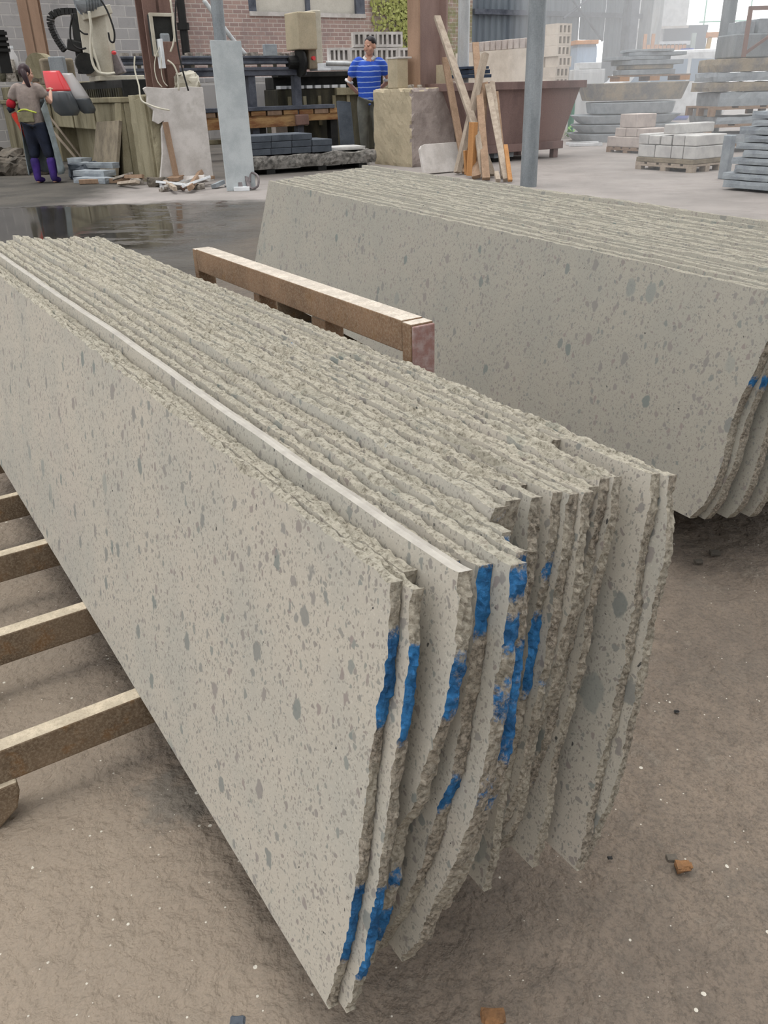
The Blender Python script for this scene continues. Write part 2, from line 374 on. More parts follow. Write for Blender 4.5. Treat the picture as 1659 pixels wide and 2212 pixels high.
# ------------------------------------------------------------------ floor
def make_floor():
    def lines(a, b, f0, f1, fine, coarse):
        out = [a]
        while out[-1] < b:
            q = out[-1]; d = fine if f0 <= q <= f1 else fine + min(coarse, .12 * max(f0 - q, q - f1))
            out.append(q + d)
        return out
    def rl(a, f0, f1, b, fine):
        lo = lines(f0, f0 + (f0 - a), f0, f0, fine, 3.0); lo = [f0 - (q - f0) for q in lo][::-1]
        mid = [f0 + (f1 - f0) * i / int((f1 - f0) / fine) for i in range(1, int((f1 - f0) / fine))]
        hi = lines(f1, b, f1, f1, fine, 3.0)
        return lo + mid + hi
    xs = rl(-40, -1.4, 2.0, 45, .011); ys = rl(-6, .28, 3.2, 75, .011)
    vs = []; nx, ny = len(xs), len(ys)
    for y in ys:
        for x in xs:
            near = max(0, 1 - max(0, y - 3.6) / 5) if abs(x) < 6 else 0
            s = (x - .08) * .8433 + (y - .58) * .5375       # distance across the yard from the first slab
            mudd = min(1, max(.18, (s + .05) * 2.5)) * near
            p = Vector((x, y, 0))
            h = noise.fractal(p * 2.2, 1, 2, 4) * .006 + noise.fractal(p * 9 + Vector((3, 7, 1)), .9, 2.1, 4) * .006
            h += (.5 - abs(noise.noise(Vector((x * 16 + y * 5, y * 16 - x * 5, 2.2))))) * .010 + noise.noise(p * 34) * .006 * (.4 + noise.noise(p * 3 + Vector((9, 1, 0)))) + noise.noise(p * 70) * .0016
            vs.append((x, y, min(h * mudd, .013) - .011 * mudd))
    fs = [(j * nx + i, j * nx + i + 1, (j + 1) * nx + i + 1, (j + 1) * nx + i) for j in range(ny - 1) for i in range(nx - 1)]
    me = bpy.data.meshes.new('floor'); me.from_pydata(vs, [], fs); me.update()
    n = NT('yard_floor'); p = n.pos(); s = n.n('ShaderNodeSeparateXYZ'); n.put(s.inputs[0], p); X, Y = s.outputs[0], s.outputs[1]
    wob = n.math('MULTIPLY', n.math('SUBTRACT', n.noise(p, .9, 5, .6), .5), 2.6)
    wob2 = n.math('MULTIPLY', n.math('SUBTRACT', n.noise(p, 2.5, 5, .6), .5), 1.0)
    dirt = n.mix(n.step(n.noise(p, 1.6, 6, .65), .36, .66), (.218, .172, .132, 1), (.155, .124, .098, 1))
    dirt = n.mix(n.math('MULTIPLY', n.step(n.noise(p, 5.5, 6, .7), .52, .72), .6), dirt, (.105, .095, .082, 1))
    dirt = n.mix(n.math('MULTIPLY', n.step(n.noise(p, 3.2, 5, .7), .60, .75), .5), dirt, (.27, .215, .165, 1))
    dirt = n.mix(n.math('MULTIPLY', n.step(n.noise(p, 26, 7, .82), .42, .64), .42), dirt, (.105, .088, .072, 1))
    dirt = n.mix(n.math('MULTIPLY', n.step(n.noise(p, 11, 6, .75), .56, .70), .35), dirt, (.33, .275, .215, 1))
    dirt = n.mix(n.math('MULTIPLY', n.step(n.noise(p, 130, 4, .8), .46, .62), .50), dirt, (.080, .068, .056, 1))
    acr = n.math('ADD', n.math('MULTIPLY', X, .8433), n.math('MULTIPLY', Y, .5375))
    dry = n.step(n.math('MULTIPLY_ADD', n.math('SUBTRACT', n.noise(p, 2.2, 5, .6), .5), .5, acr), .40, .12)
    dirt = n.mix(n.math('MULTIPLY', dry, .5), dirt, (.36, .295, .225, 1))
    dd = n.n('ShaderNodeVectorMath', operation='DISTANCE'); n.put(dd.inputs[0], p); dd.inputs[1].default_value = (-.385, 1.06, 0)
    st = n.step(n.math('MULTIPLY_ADD', n.math('SUBTRACT', n.noise(p, 14, 5, .7), .5), .20, dd.outputs['Value']), .09, .03)
    dirt = n.mix(n.math('MULTIPLY', st, .6), dirt, n.mix(n.noise(p, 60, 5, .75), (.06, .058, .052, 1), (.19, .175, .15, 1)))
    # rust and oil marks
    dirt = n.mix(n.math('MULTIPLY', n.step(n.noise(p, 2.1, 4, .75), .705, .74), .8), dirt, (.23, .115, .045, 1))
    # pale stone chips
    for sc, th, r, am in ((55, .94, .13, .9), (120, .93, .16, .8), (23, .965, .07, .9)):
        v = n.vor(p, sc); q = n.n('ShaderNodeSeparateColor'); n.put(q.inputs[0], v.outputs['Color'])
        m = n.math('MULTIPLY', n.math('GREATER_THAN', q.outputs[0], th), n.math('LESS_THAN', v.outputs['Distance'], n.math('MULTIPLY', q.outputs[1], r * 1.6)))
        dirt = n.mix(n.math('MULTIPLY', m, am), dirt, (.62, .58, .50, 1))
    # wet dark ground to the left of the yard
    wet_d = n.mix(n.step(n.noise(p, 1.2, 5, .6), .35, .65), (.060, .055, .048, 1), (.10, .088, .074, 1))
    lf = n.math('MULTIPLY', n.step(n.math('ADD', X, wob2), -.3, -1.5), n.step(n.math('ADD', Y, wob2), 4.4, 6.2))
    c = n.mix(lf, dirt, wet_d)
    # pale swept concrete: beyond the far stack on the right, and a strip before the concrete block
    pc = n.mix(n.step(n.noise(p, .8, 6, .6), .35, .66), (.34, .305, .285, 1), (.27, .245, .228, 1))
    pc = n.mix(n.math('MULTIPLY', n.step(n.noise(p, 2.2, 7, .75), .45, .70), .7), pc, (.22, .198, .182, 1))
    pr = n.math('MULTIPLY', n.step(n.math('ADD', X, n.math('MULTIPLY', wob2, .7)), .2, 1.0), n.step(n.math('ADD', Y, wob2), 4.5, 5.5))
    ps = n.math('MULTIPLY', n.step(n.math('ADD', Y, n.math('MULTIPLY', wob2, .9)), 9.7, 10.3), n.step(n.math('ADD', X, wob2), -3.9, -2.9))
    pm = n.math('MAXIMUM', pr, ps)
    ps2 = n.math('MULTIPLY', n.step(n.math('ADD', Y, wob2), 13.5, 12.6), n.step(X, 1.5, -.8))
    c = n.mix(pm, c, pc)
    dk = n.math('MULTIPLY', n.step(Y, 12.2, 13.2), n.step(X, .4, -.6))
    c = n.mix(n.math('MULTIPLY', dk, .8), c, wet_d)
    # standing water
    pud = n.math('MULTIPLY', n.math('MULTIPLY', n.step(n.math('ADD', Y, wob), 6.0, 7.2), n.step(n.math('ADD', Y, n.math('MULTIPLY', wob2, .8)), 10.35, 9.9)), n.step(n.math('ADD', X, n.math('MULTIPLY', wob, .5)), -.8, -2.0))
    rip = n.step(n.noise(n.vmath('MULTIPLY', p, (1.0, 2.6, 1)), 2.3, 6, .7), .38, .52)
    pud = n.math('MULTIPLY', pud, n.math('MAXIMUM', rip, n.step(X, -1.9, -2.9)))
    c = n.mix(n.math('MULTIPLY', pud, .75), c, (.030, .028, .025, 1))
    rough = n.math('MULTIPLY_ADD', pud, -.84, .9)
    h = n.math('ADD', n.math('MULTIPLY', n.noise(p, 60, 3, .55), .55), n.math('ADD', n.math('MULTIPLY', n.noise(p, 26, 4, .6, .25), 1.0), n.math('MULTIPLY', n.noise(p, 8, 3, .5, .2), 1.6)))
    b1 = n.n('ShaderNodeBump'); b1.inputs['Distance'].default_value = .020; n.put(b1.inputs['Height'], h)
    n.put(b1.inputs['Strength'], n.math('MULTIPLY', n.math('SUBTRACT', 1.0, pud), n.math('MULTIPLY_ADD', pm, -.55, .75)))
    mt = n.done(c, rough, b1.outputs[0], 0, .35)
    o = link('floor', me, mt, smooth=True); struct(o)
make_floor()

# ------------------------------------------------------------------ stone slabs
LEAN = R(10)
def interp(prof, q):
    prof = sorted(prof)
    if q <= prof[0][0]: return prof[0][1]
    for (a, x), (b, y) in zip(prof, prof[1:]):
        if q <= b: return x + (y - x) * (q - a) / max(1e-6, b - a)
    return prof[-1][1]
def nz(x, y, z=0.0): return noise.noise(Vector((x, y, z)))
def make_slab(label, group, org, ang, off, t, near, far, h, seed, paint=(), smooth_top=False, fine=.004, coarse=.007, K=4, chip=None, rough=1.0, raw=1.0, far_stone=False):
    """near, far: lists of (height, distance along) that outline the two broken ends; org is the foot of the first slab"""
    u = Vector((math.cos(ang), math.sin(ang), 0)); v = Vector((u.y, -u.x, 0)); wv = Z * math.cos(LEAN) + v * math.sin(LEAN); yv = wv.cross(u)
    sd = seed * 7.31
    pts = []                                           # (x, z, dx, dz, kind, param)
    def topz(x): return h + .004 * nz(x * 2.2, sd) + .0025 * nz(x * 7, sd + 5) + .0035 * nz(seed * 3.1, 8.8)
    xn0, xf0 = interp(near, 0), interp(far, 0)
    # bottom
    n = int((xf0 - xn0) / .03)
    for i in range(n): pts.append((xn0 + (xf0 - xn0) * i / n, 0.0, 0, -1, 'b'))
    n = int(h / .012)
    for i in range(n): z = h * i / n; pts.append((interp(far, z), z, 1, 0, 'f'))
    x = interp(far, h); xe = interp(near, h)
    while x > xe + fine:
        pts.append((x, h, 0, 1, 't')); x -= fine if x < 1.3 else coarse
    n = int(h / .0045)
    for i in range(n): z = h - h * i / n; pts.append((interp(near, z), z, -1, 0, 'n'))
    xe_, xf_ = interp(near, h), interp(far, h)
    N = len(pts); vs = []; fs = []; pa = []; ra = []
    for j in range(K + 1):
        fy = j / K; y = -t * fy; edge = j in (0, K)
        for (x, z, dx, dz, k) in pts:
            P3 = Vector((x, y * 1.6, z)); S = Vector((sd, sd * .7, 3.1))
            if k == 'b': d = .001 * nz(x * 30, sd, y * 60)
            elif k == 't':
                if smooth_top: d = -.0018 * edge + .0005 * nz(x * 9, sd) - (.0045 if j == 3 else 0)
                else:
                    d = (.0035 * noise.noise(P3 * 22 + S) + .0028 * noise.noise(P3 * 62 + S) + .0034 * noise.noise(P3 * 150 + S) + .0022 * noise.noise(P3 * 330 + S)) * rough
                    d *= (.35 if j == 0 else 1.0)
                    d += .0022 - .0030 * fy - .0020 * (j == 0)
                    if j == 0: d -= max(0, abs(noise.noise(Vector((x * 17, sd, 4.4)))) - .12) * .014 * rough
                    if j == K: d -= .0045 + abs(noise.noise(P3 * 40 + S * 2)) * .006 * rough
                d *= min(1, .25 + min(x - xe_, xf_ - x) / .02); z = topz(x)
            else:
                d = (.0042 * noise.noise(P3 * 14 + S) + .0022 * noise.noise(P3 * 45 + S) + .0026 * noise.noise(P3 * 130 + S) + .0022 * noise.noise(P3 * 300 + S)) * (rough if k == 'n' else 1)
                d += .004 * nz(z * 7, sd + 9)
                d -= (abs(noise.noise(P3 * 28 + S * 2)) * .005 + .001) * edge
                d *= min(1, .15 + max(0, h - z) / .02); z = z if z < h * .97 else z * topz(x) / h
            if chip and k in 'tn':
                for cxx, czz, cr in chip:
                    q = math.hypot(x - cxx, z - czz)
                    if q < cr: d -= (cr - q) * .9
            vs.append((x + dx * d, y, z + dz * d))
            m = 0.0
            if k == 'n':
                for p0, p1, s_ in paint:
                    m = max(m, s_ * max(0, min(1, min((z - p0) / .03 + .4, (p1 - z) / .03 + .4))))
            pa.append(m); ra.append(raw if k in 'nf' else 0.0)
    for j in range(K):
        for i in range(N): fs.append((j * N + i, j * N + (i + 1) % N, (j + 1) * N + (i + 1) % N, (j + 1) * N + i))
    nb = len(fs)
    fs.append(tuple(range(N - 1, -1, -1))); fs.append(tuple(range(K * N, K * N + N)))
    me = bpy.data.meshes.new('stone_slab'); me.from_pydata(vs, [], fs)
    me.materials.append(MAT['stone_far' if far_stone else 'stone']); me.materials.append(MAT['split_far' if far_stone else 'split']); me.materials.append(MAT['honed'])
    for i, p in enumerate(me.polygons):
        if i < nb:
            kk = pts[i % N][4]; p.use_smooth = False
            p.material_index = 2 if (smooth_top and kk == 't') else (0 if kk == 'b' else 1)
    for nm, arr in (('paint', pa), ('raw', ra)):
        a = me.attributes.new(nm, 'FLOAT', 'POINT'); a.data.foreach_set('value', arr)
    me.update()
    o = bpy.data.objects.new('stone_slab', me); COL.objects.link(o)
    M = Matrix((u, yv, wv)).transposed().to_4x4(); M.translation = Vector(org) + v * off
    o.matrix_world = M
    return tag(o, label, 'stone slab', group)

OA = Vector((-.0805, .5858, .15)); ANGA = math.atan2(U.y, U.x)
H0 = .559
S1 = [(0, 0), (.117, -.013), (.23, -.019), (.335, -.014), (.396, -.013), (.456, -.016), (.529, -.011), (.559, -.006)]
S2 = [(0, -.016), (.024, -.022), (.114, -.034), (.225, -.038), (.36, -.033), (.411, -.034), (.494, -.031), (.557, -.021)]
S4 = [(0, .015), (.094, -.010), (.165, -.018), (.251, -.018), (.304, -.038), (.392, -.049), (.429, -.056), (.485, -.054), (.541, -.049), (.567, -.041)]
S6 = [(0, .03), (.068, .005), (.164, -.02), (.241, -.032), (.325, -.044), (.395, -.046), (.452, -.042), (.491, -.037), (.56, -.028)]
S7 = [(0, 0), (.055, -.023), (.133, -.037), (.225, -.056), (.323, -.07), (.38, -.069), (.432, -.066), (.482, -.062), (.52, -.058), (.565, -.05)]
S8 = [(0, .05), (.06, .01), (.10, -.03), (.195, -.05), (.278, -.062), (.346, -.066), (.446, -.058), (.517, -.046), (.565, -.034)]
S9 = [(0, .045), (.08, .01), (.2, -.015), (.35, -.02), (.45, -.01), (.565, .006)]
S10 = [(0, .09), (.2, .05), (.4, .04), (.573, .036)]
S10b = [(0, .10), (.15, .07), (.3, .055), (.573, .045)]
S11 = [(0, .08), (.15, .03), (.357, .021), (.425, .031), (.498, .036), (.563, .046)]
S12 = [(0, .02), (.053, .02), (.132, .027), (.236, .033), (.319, .03), (.388, .032), (.458, .036), (.525, .04), (.561, .046)]
S13 = [(0, .05), (.1, .027), (.17, .015), (.268, .016), (.353, .016), (.43, .022), (.499, .025), (.558, .035)]
S14 = [(0, .05), (.099, .023), (.157, .021), (.228, .023), (.304, .011), (.369, .01), (.442, .012), (.514, .018), (.559, .028)]
S15 = [(0, .06), (.2, .03), (.4, .028), (.528, .03), (.562, .036)]
S16 = [(0, .012), (.062, .011), (.094, .011), (.171, .019), (.237, .017), (.314, .015), (.389, .021), (.468, .022), (.526, .024), (.56, .031)]
S17 = [(0, -.026), (.057, -.025), (.152, -.018), (.238, -.017), (.312, -.014), (.398, -.006), (.462, .002), (.519, .006), (.559, .016)]
S18 = [(0, -.02), (.044, -.026), (.102, -.034), (.178, -.035), (.268, -.031), (.332, -.026), (.4, -.02), (.467, -.02), (.505, -.012), (.559, .004)]
def short(d): return [(0, d + .01), (.2, d - .005), (.4, d + .01), (.56, d)]
# front offset, thickness, near end, height, paint bands (from, to, strength), extra
NEAR = [
 (.0000, .0135, S1, .559, [(.085, .205, .95), (.395, .515, .95)], 'nearest to the camera, its speckled face filling the foreground'),
 (.0145, .0135, S2, .557, [(.062, .21, 1), (.392, .505, 1)], 'with two long blue bands on its end, second from the front'),
 (.0295, .0165, [(0, .03), (.56, .014)], .552, [], 'with a broken corner, stopping short just before the white-edged one'),
 (.0480, .0165, S4, .571, [(.07, .14, .9), (.165, .212, .6), (.41, .495, .7)], 'with a smooth white honed top edge'),
 (.0660, .0170, [(0, .03), (.4, .0), (.56, -.002)], .556, [(.53, .56, 1)], 'hidden behind the white-edged one, blue only at its top corner'),
 (.0845, .0180, S6, .560, [(.486, .56, 1), (.265, .325, .9)], 'with a solid blue rectangle at the top of its end'),
 (.1035, .0205, S7, .563, [(.525, .563, 1), (.47, .52, .8), (.39, .455, .62), (.29, .33, .6)], 'with the most ragged blue-splashed end, sticking out furthest'),
 (.1250, .0150, S8, .565, [(.535, .565, .9), (.33, .48, .8), (.25, .30, .5)], 'with blue at its top corner, behind the most blue-splashed end'),
 (.1410, .0130, S9, .562, [(.53, .565, .7), (.36, .46, .7)], 'with a little blue on its corner, ninth from the front'),
 (.1550, .0215, S10, .573, [(.55, .573, .5)], 'raised a little above its neighbours, tenth from the front'),
 (.1780, .0220, S10b, .570, [], 'raised and set back, eleventh from the front'),
 (.2010, .0155, short(.10), .560, [], 'ending well short of the others, twelfth from the front'),
 (.2175, .0165, S11, .561, [(.30, .42, .7)], 'with a narrow grey end, thirteenth from the front'),
 (.2350, .0135, short(.085), .556, [], 'ending short in a dark gap, fourteenth from the front'),
 (.2490, .0145, S12, .561, [(.30, .415, .95), (.44, .50, .5)], 'with a blue patch halfway down its end, fifteenth from the front'),
 (.2640, .0150, S13, .558, [(.30, .335, .6)], 'with a blue streak at mid height, sixteenth from the front'),
 (.2800, .0145, S14, .559, [], 'with a broad bare grey end, seventeenth from the front'),
 (.2955, .0150, [(0, .06), (.3, .03), (.56, .036)], .556, [], 'with a rough brown end, eighteenth from the front'),
 (.3115, .0150, S15, .562, [], 'with a rough brown end, nineteenth from the front'),
 (.3275, .0135, S16, .560, [], 'just before the wide gap near the back of the stack'),
 (.3420, .0150, short(.13), .553, [], 'stopping short inside the wide gap, third from the back'),
 (.3735, .0155, S17, .559, [], 'second from the back, its flat face bared by the wide gap'),
 (.3900, .0140, S18, .557, [], 'at the very back, beside the dusty red rail'),
]
# thin slabs that fill the far half of the wide gap
for i, (off, t, near, h, paint, what) in enumerate(NEAR):
    fx = [2.22, 2.24, 2.2, 2.42, 2.36, 2.40, 2.41, 2.38, 2.42, 2.43, 2.40, 2.38, 2.42, 2.39, 2.41, 2.36, 2.38, 2.36, 2.34, 2.36, 2.33, 2.31, 2.33][i]
    far = [(0, fx - .05), (.2, fx), (.4, fx + .02), (.56, fx - .01)]
    make_slab('near-stack stone slab ' + what, 'slabs of the near stack', OA, ANGA, off, t, near, far, h, i + 1, paint,
              smooth_top=(i == 3), chip=None)
make_slab('thin short near-stack stone slab wedged in the wide gap near the back', 'slabs of the near stack',
          OA, ANGA, .358, .0145, short(.16), [(0, 2.3), (.56, 2.33)], .556, 44)

OB = Vector((.7464, 1.7665, .15)); ANGB = R(116.54)
B1 = [(0, 0), (.011, -.011), (.05, -.03), (.102, -.043), (.16, -.042), (.249, -.037), (.306, -.042), (.395, -.06), (.447, -.064), (.56, -.12)]
offB = 0.0; NB = 30
bu = [0, -.019, -.027, -.042, -.064, -.058, -.031]
for i in range(NB):
    t = .0245 if i % 4 else .0255
    d = bu[i] if i < 7 else -.03 + .09 * nz(i * 1.3, 4.2)
    if i in (2, 4, 7, 8, 11): d += .06
    prof = [(z, x * (.8 if i else 1) + d + .012 * nz(z * 8, i * 3.3)) for z, x in B1] if i else B1
    fx = 3.11 + .42 * (i / NB) + .05 * nz(i * 1.7, 9.1)
    if i == 0: far = [(0, 3.26), (.089, 3.231), (.242, 3.187), (.414, 3.136), (.556, 3.09)]
    else: far = [(0, fx + .1), (.3, fx + .03), (.56, fx)]
    pos = 'front slab with its broad speckled face bared' if i == 0 else ('slab at the very back, next to the pale yard floor' if i == NB - 1 else (ORD[i] + ' slab from the front'))
    hh = .551 + .006 * nz(i * 2.3, 1.7) + (.012 if i >= NB - 2 else 0)
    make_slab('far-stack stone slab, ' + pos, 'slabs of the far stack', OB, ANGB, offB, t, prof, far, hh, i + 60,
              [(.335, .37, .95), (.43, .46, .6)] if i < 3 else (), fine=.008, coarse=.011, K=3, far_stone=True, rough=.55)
    offB += t + .0012

# ------------------------------------------------------------------ the slab racks
def rack():
    r = thing('slab_rack', 'dusty brown slab rack with cross bars and a red rail, under the near stack', 'rack', yloc(OA), RZ)
    # local x = V (across), local y = U (along); heights from the floor
    for k, (y0, y1) in enumerate(((.676, .707), (1.021, 1.053), (1.363, 1.393), (1.692, 1.716), (2.04, 2.07), (.31, .34))):
        b = MB(); x0 = -.60 if k < 5 else .02
        b.box(x0, .62, y0, y1, .080, .1485)
        o = b.build('cross_bar', 'bar', r, bevel=.003)
        if k < 5:
            f = MB(); f.prism([(-.30, .0), (-.27, -.0), (-.235, .028), (-.225, .06), (-.225, .082), (-.31, .082)], 0, .055)
            M = Matrix.Translation((0, y0 + .045, 0)) @ Matrix.Rotation(R(90), 4, 'X')
            f.v = [tuple(M @ Vector(p)) for p in f.v]
            f.build('foot', 'bar', o, bevel=.004)
        f = MB(); f.box(.50, .58, y0, y1, .004, .082); f.build('foot', 'bar', o, bevel=.004)
    b = MB(); b.box(.540, .585, .625, 1.565, .692, .747); b.build('rail', 'rail', r, bevel=.002)
    b = MB(); b.box(.541, .586, .590, .596, .149, .742); b.build('end_plate', 'plate', r, bevel=.002)
    for y0, y1, d in ((.597, .624, .0001), (.905, .960, .004), (1.21, 1.24, .004), (1.566, 1.59, 0)):
        b = MB(); b.box(.540 + d, .585 + .002, y0, y1, .149, .745 if d < .001 else .690); b.build('post', 'rail', r, bevel=.002)
rack()
def rack2():
    r = thing('slab_rack', 'dark slab rack mostly hidden under the far stack', 'rack', yloc(OB), ANGB - R(90))
    for k in range(6):
        y = .35 + k * .5
        b = MB(); b.box(.0, .86, y, y + .04, .003, .1485); b.build('cross_bar', 'bar', r, bevel=.003)
rack2()

# ------------------------------------------------------------------ walls at the back of the yard
WB = Vector((1.5, 28., 0))
def wall_pt(s, z=0.0): return WB + V * s + Z * z
def brick_mat(name, bw, bh, c1, c2, mortar, msize, c3, moss=False):
    n = NT(name); p = n.obj()
    sp = n.n('ShaderNodeSeparateXYZ'); n.put(sp.inputs[0], p)
    cb = n.n('ShaderNodeCombineXYZ'); n.put(cb.inputs[0], sp.outputs[0]); n.put(cb.inputs[1], sp.outputs[2])
    b = n.n('ShaderNodeTexBrick'); n.put(b.inputs['Vector'], cb.outputs[0])
    b.inputs['Color1'].default_value = c1; b.inputs['Color2'].default_value = c2; b.inputs['Mortar'].default_value = mortar
    b.inputs['Scale'].default_value = 1; b.inputs['Mortar Size'].default_value = msize
    b.inputs['Brick Width'].default_value = bw; b.inputs['Row Height'].default_value = bh; b.inputs['Mortar Smooth'].default_value = .3
    c = n.mix(n.math('MULTIPLY', n.step(n.noise(p, 1.1, 6, .7), .48, .68), .6), b.outputs['Color'], c3)
    c = n.mix(n.math('MULTIPLY', n.step(n.noise(p, 5, 4, .7), .55, .75), .35), c, (.50, .36, .28, 1) if moss else (.30, .29, .28, 1))
    if moss:
        g = n.math('MULTIPLY', n.step(n.math('ADD', sp.outputs[0], n.math('MULTIPLY', n.noise(p, .9, 5, .7), 2.4)), 6.2, 8.4), n.step(n.noise(p, 2.2, 5, .7), .36, .58))
        c = n.mix(n.math('MULTIPLY', g, .75), c, n.mix(n.noise(p, 6, 3), (.13, .15, .07, 1), (.33, .36, .14, 1)))
    h = n.math('MULTIPLY_ADD', b.outputs['Fac'], -.8, n.math('MULTIPLY', n.noise(p, 22, 4), .5))
    return n.done(c, .9, n.bump(h, .55, .02))
MAT['blockwork'] = brick_mat('grey_blockwork', .44, .235, sr(188, 184, 182), sr(168, 165, 165), sr(206, 202, 198), .012, sr(148, 146, 146))
MAT['brickwork'] = brick_mat('red_brickwork', .25, .098, sr(184, 156, 146), sr(164, 140, 134), sr(206, 194, 186), .012, sr(150, 134, 132), True)
def corrugated():
    n = NT('blue_grey_cladding'); p = n.obj()
    c = n.mix(n.step(n.noise(n.vmath('MULTIPLY', p, (1, 1, .25)), 1.2, 5, .6), .35, .7), sr(122, 130, 137), sr(100, 108, 117))
    return n.done(c, .55, n.bump(n.noise(p, 20, 2), .1, .01), 0, .3)
MAT['cladding'] = corrugated()
def wall_back():
    def panel(name, s0, s1, z0, z1, mat, th=.25):
        b = MB(); b.box(0, s1 - s0, 0, th, z0, z1)
        return struct(b.build(name, mat, None, wall_pt(s0), RZ))
    panel('wall_left', -16.5, -7.62, 0, 5.2, 'blockwork')
    # brick wall with a window opening between px 550 and 795
    a, e = -5.52, -1.95; zs = 3.0
    b = MB(); b.box(0, a + 7.6, 0, .25, 0, 5.2); b.box(a + 7.6, e + 7.6, 0, .25, 0, zs); b.box(e + 7.6, 9.5, 0, .25, 0, 5.2); b.box(a + 7.6, e + 7.6, 0, .25, 4.4, 5.2)
    struct(b.build('wall_back', 'brickwork', None, wall_pt(-7.6), RZ))
    b = MB(); b.box(0, e - a, -.05, .25, zs - .10, zs); b.build('window_sill', 'concrete', None, wall_pt(a), RZ); bpy.context.view_layer.update()
    sill = COL.objects[-1]; sill['kind'] = 'structure'; sill.name = 'trim_1'
    f = MB(); f.box(0, .22, .0, .18, zs, 4.4); f.box(e - a - .28, e - a, .0, .18, zs, 4.4); f.box(1.72, 1.84, .02, .16, zs, 4.4)
    wn = struct(f.build('window_1', 'bluegrey', None, wall_pt(a), RZ))
    g = MB(); g.box(.2, e - a - .26, .10, .12, zs, 4.4); struct(g.build('window_pane', 'pane', wn))
    # corrugated cladding in three sheets: full height, above the opening, full height again
    def clad(name, s0, s1, z0, z1):
        prof = []; x = 0; L = s1 - s0
        while x < L:
            for dx, y in ((0, 0), (.10, 0), (.14, .05), (.21, .05), (.25, 0)):
                if x + dx <= L: prof.append((x + dx, y))
            x += .25
        vs = [(x, y, z) for z in (z0, z1) for x, y in prof] + [(x, y + .02, z) for z in (z0, z1) for x, y in prof]
        n = len(prof); fs = []
        for i in range(n - 1): fs += [(i, i + 1, n + i + 1, n + i), (2 * n + i + 1, 2 * n + i, 3 * n + i, 3 * n + i + 1)]
        m = MB(); m.add(vs, fs); return struct(m.build(name, 'cladding', None, wall_pt(s0), RZ))
    s_of = lambda px: on_line(WB, V, px, 2.0)[1]
    s1, s2, s3 = s_of(1248), s_of(1302), s_of(1374); e_ = .04
    z1 = zat(wall_pt(s_of(1275)), 86)
    clad('wall_right', 1.9, s1 + e_, 0, 6); clad('wall_right_upper', s1, s2 + e_, z1, 6); clad('wall_right_end', s2, s3, 0, 6)
    # steel girt and bracing on the cladding, a dark stanchion and a pale end stanchion
    zg = zat(wall_pt(s_of(1150)), 29)
    m = MB(); m.box(1.9, s3, -.12, -.002, zg - .07, zg + .07); struct(m.build('wall_right_girt', 'bluegrey', None, wall_pt(0), RZ))
    base = wall_pt(s_of(1316)) - U * .95
    m = MB(); m.box(-.19, .19, -.03, 0, 0, 6); m.box(-.19, .19, .3, .33, 0, 6); m.box(-.02, .02, 0, .3, 0, 6)
    tag(m.build('steel_stanchion', 'bluegrey', None, base, RZ), 'dark blue-grey steel stanchion against the corrugated cladding', 'column')
    for a0, a1, lab in (((1232, 0), (1302, 88), 'diagonal steel brace falling to the right across the corrugated cladding'), ((1262, 0), (1215, 40), 'diagonal steel brace falling to the left across the corrugated cladding')):
        q0, q1 = [on_line(WB - U * .30, V, a[0], 2.5)[0] for a in (a0, a1)]; q0.z, q1.z = zat(q0, a0[1]), zat(q1, a1[1])
        m = MB(); m.tube([q0, q1], .04, 8); tag(m.build('wall_brace', 'bluegrey'), lab, 'brace')['kind'] = 'thing'
    base = wall_pt(s3) - U * .2
    m = MB(); m.box(0, .52, -.35, .2, 0, 6)
    tag(m.build('end_stanchion', 'palepipe', None, base, RZ), 'pale wide end stanchion where the corrugated cladding stops at the open yard', 'column')
MAT['pane'] = worn('frosted_window_board', sr(214, 208, 196), sr(200, 194, 182), 2, .5, 0, .05, 20)
wall_back()
q = on_line(WB - U * .2, V, 403, 2.0)[0]; m = MB(); m.tube([(q.x, q.y, 0), (q.x, q.y, 6)], .10, 14); m.tube([(q.x, q.y, 2.55), (q.x, q.y, 2.70)], .15, 14)
tag(m.build('drain_pipe', 'blackrubber'), 'black drain pipe running up the wall beside the red-brown column', 'pipe')

# ------------------------------------------------------------------ ivy on the brick wall
def leaf_mat(name, a, b):
    n = NT(name); p = n.pos(); return n.done(n.mix(n.noise(p, 7, 3), a, b), .6)
MAT['leaf'] = leaf_mat('ivy_leaf', sr(128, 138, 62), sr(196, 196, 120))
def ivy():
    m = MB(); rr = random.Random(3)
    for k in range(1500):
        px = 800 + 95 * (1 - rr.random() ** 1.6); py = rr.random() ** 1.3 * 118
        if rr.random() > .25 + .75 * (px - 800) / 95 * (1.15 - py / 118): continue
        q, s = on_line(WB, V, px, 2.0); z = zat(q, py)
        c = wall_pt(s, z) - U * (.02 + .10 * rr.random()); r = .035 + .05 * rr.random()
        a = rr.random() * 6.28; e1 = (V * math.cos(a) + Z * math.sin(a)); e2 = (Z * math.cos(a) - V * math.sin(a)) + U * (rr.random() - .5)
        m.add([tuple(c - e1 * r), tuple(c + e2 * r * .6 - e1 * r * .2), tuple(c + e1 * r * 1.1), tuple(c - e2 * r * .6 - e1 * r * .2)], [(0, 1, 2, 3)])
    tag(m.build('climbing_ivy', 'leaf'), 'yellow-green ivy climbing the brick wall behind the man', 'plant')
ivy()

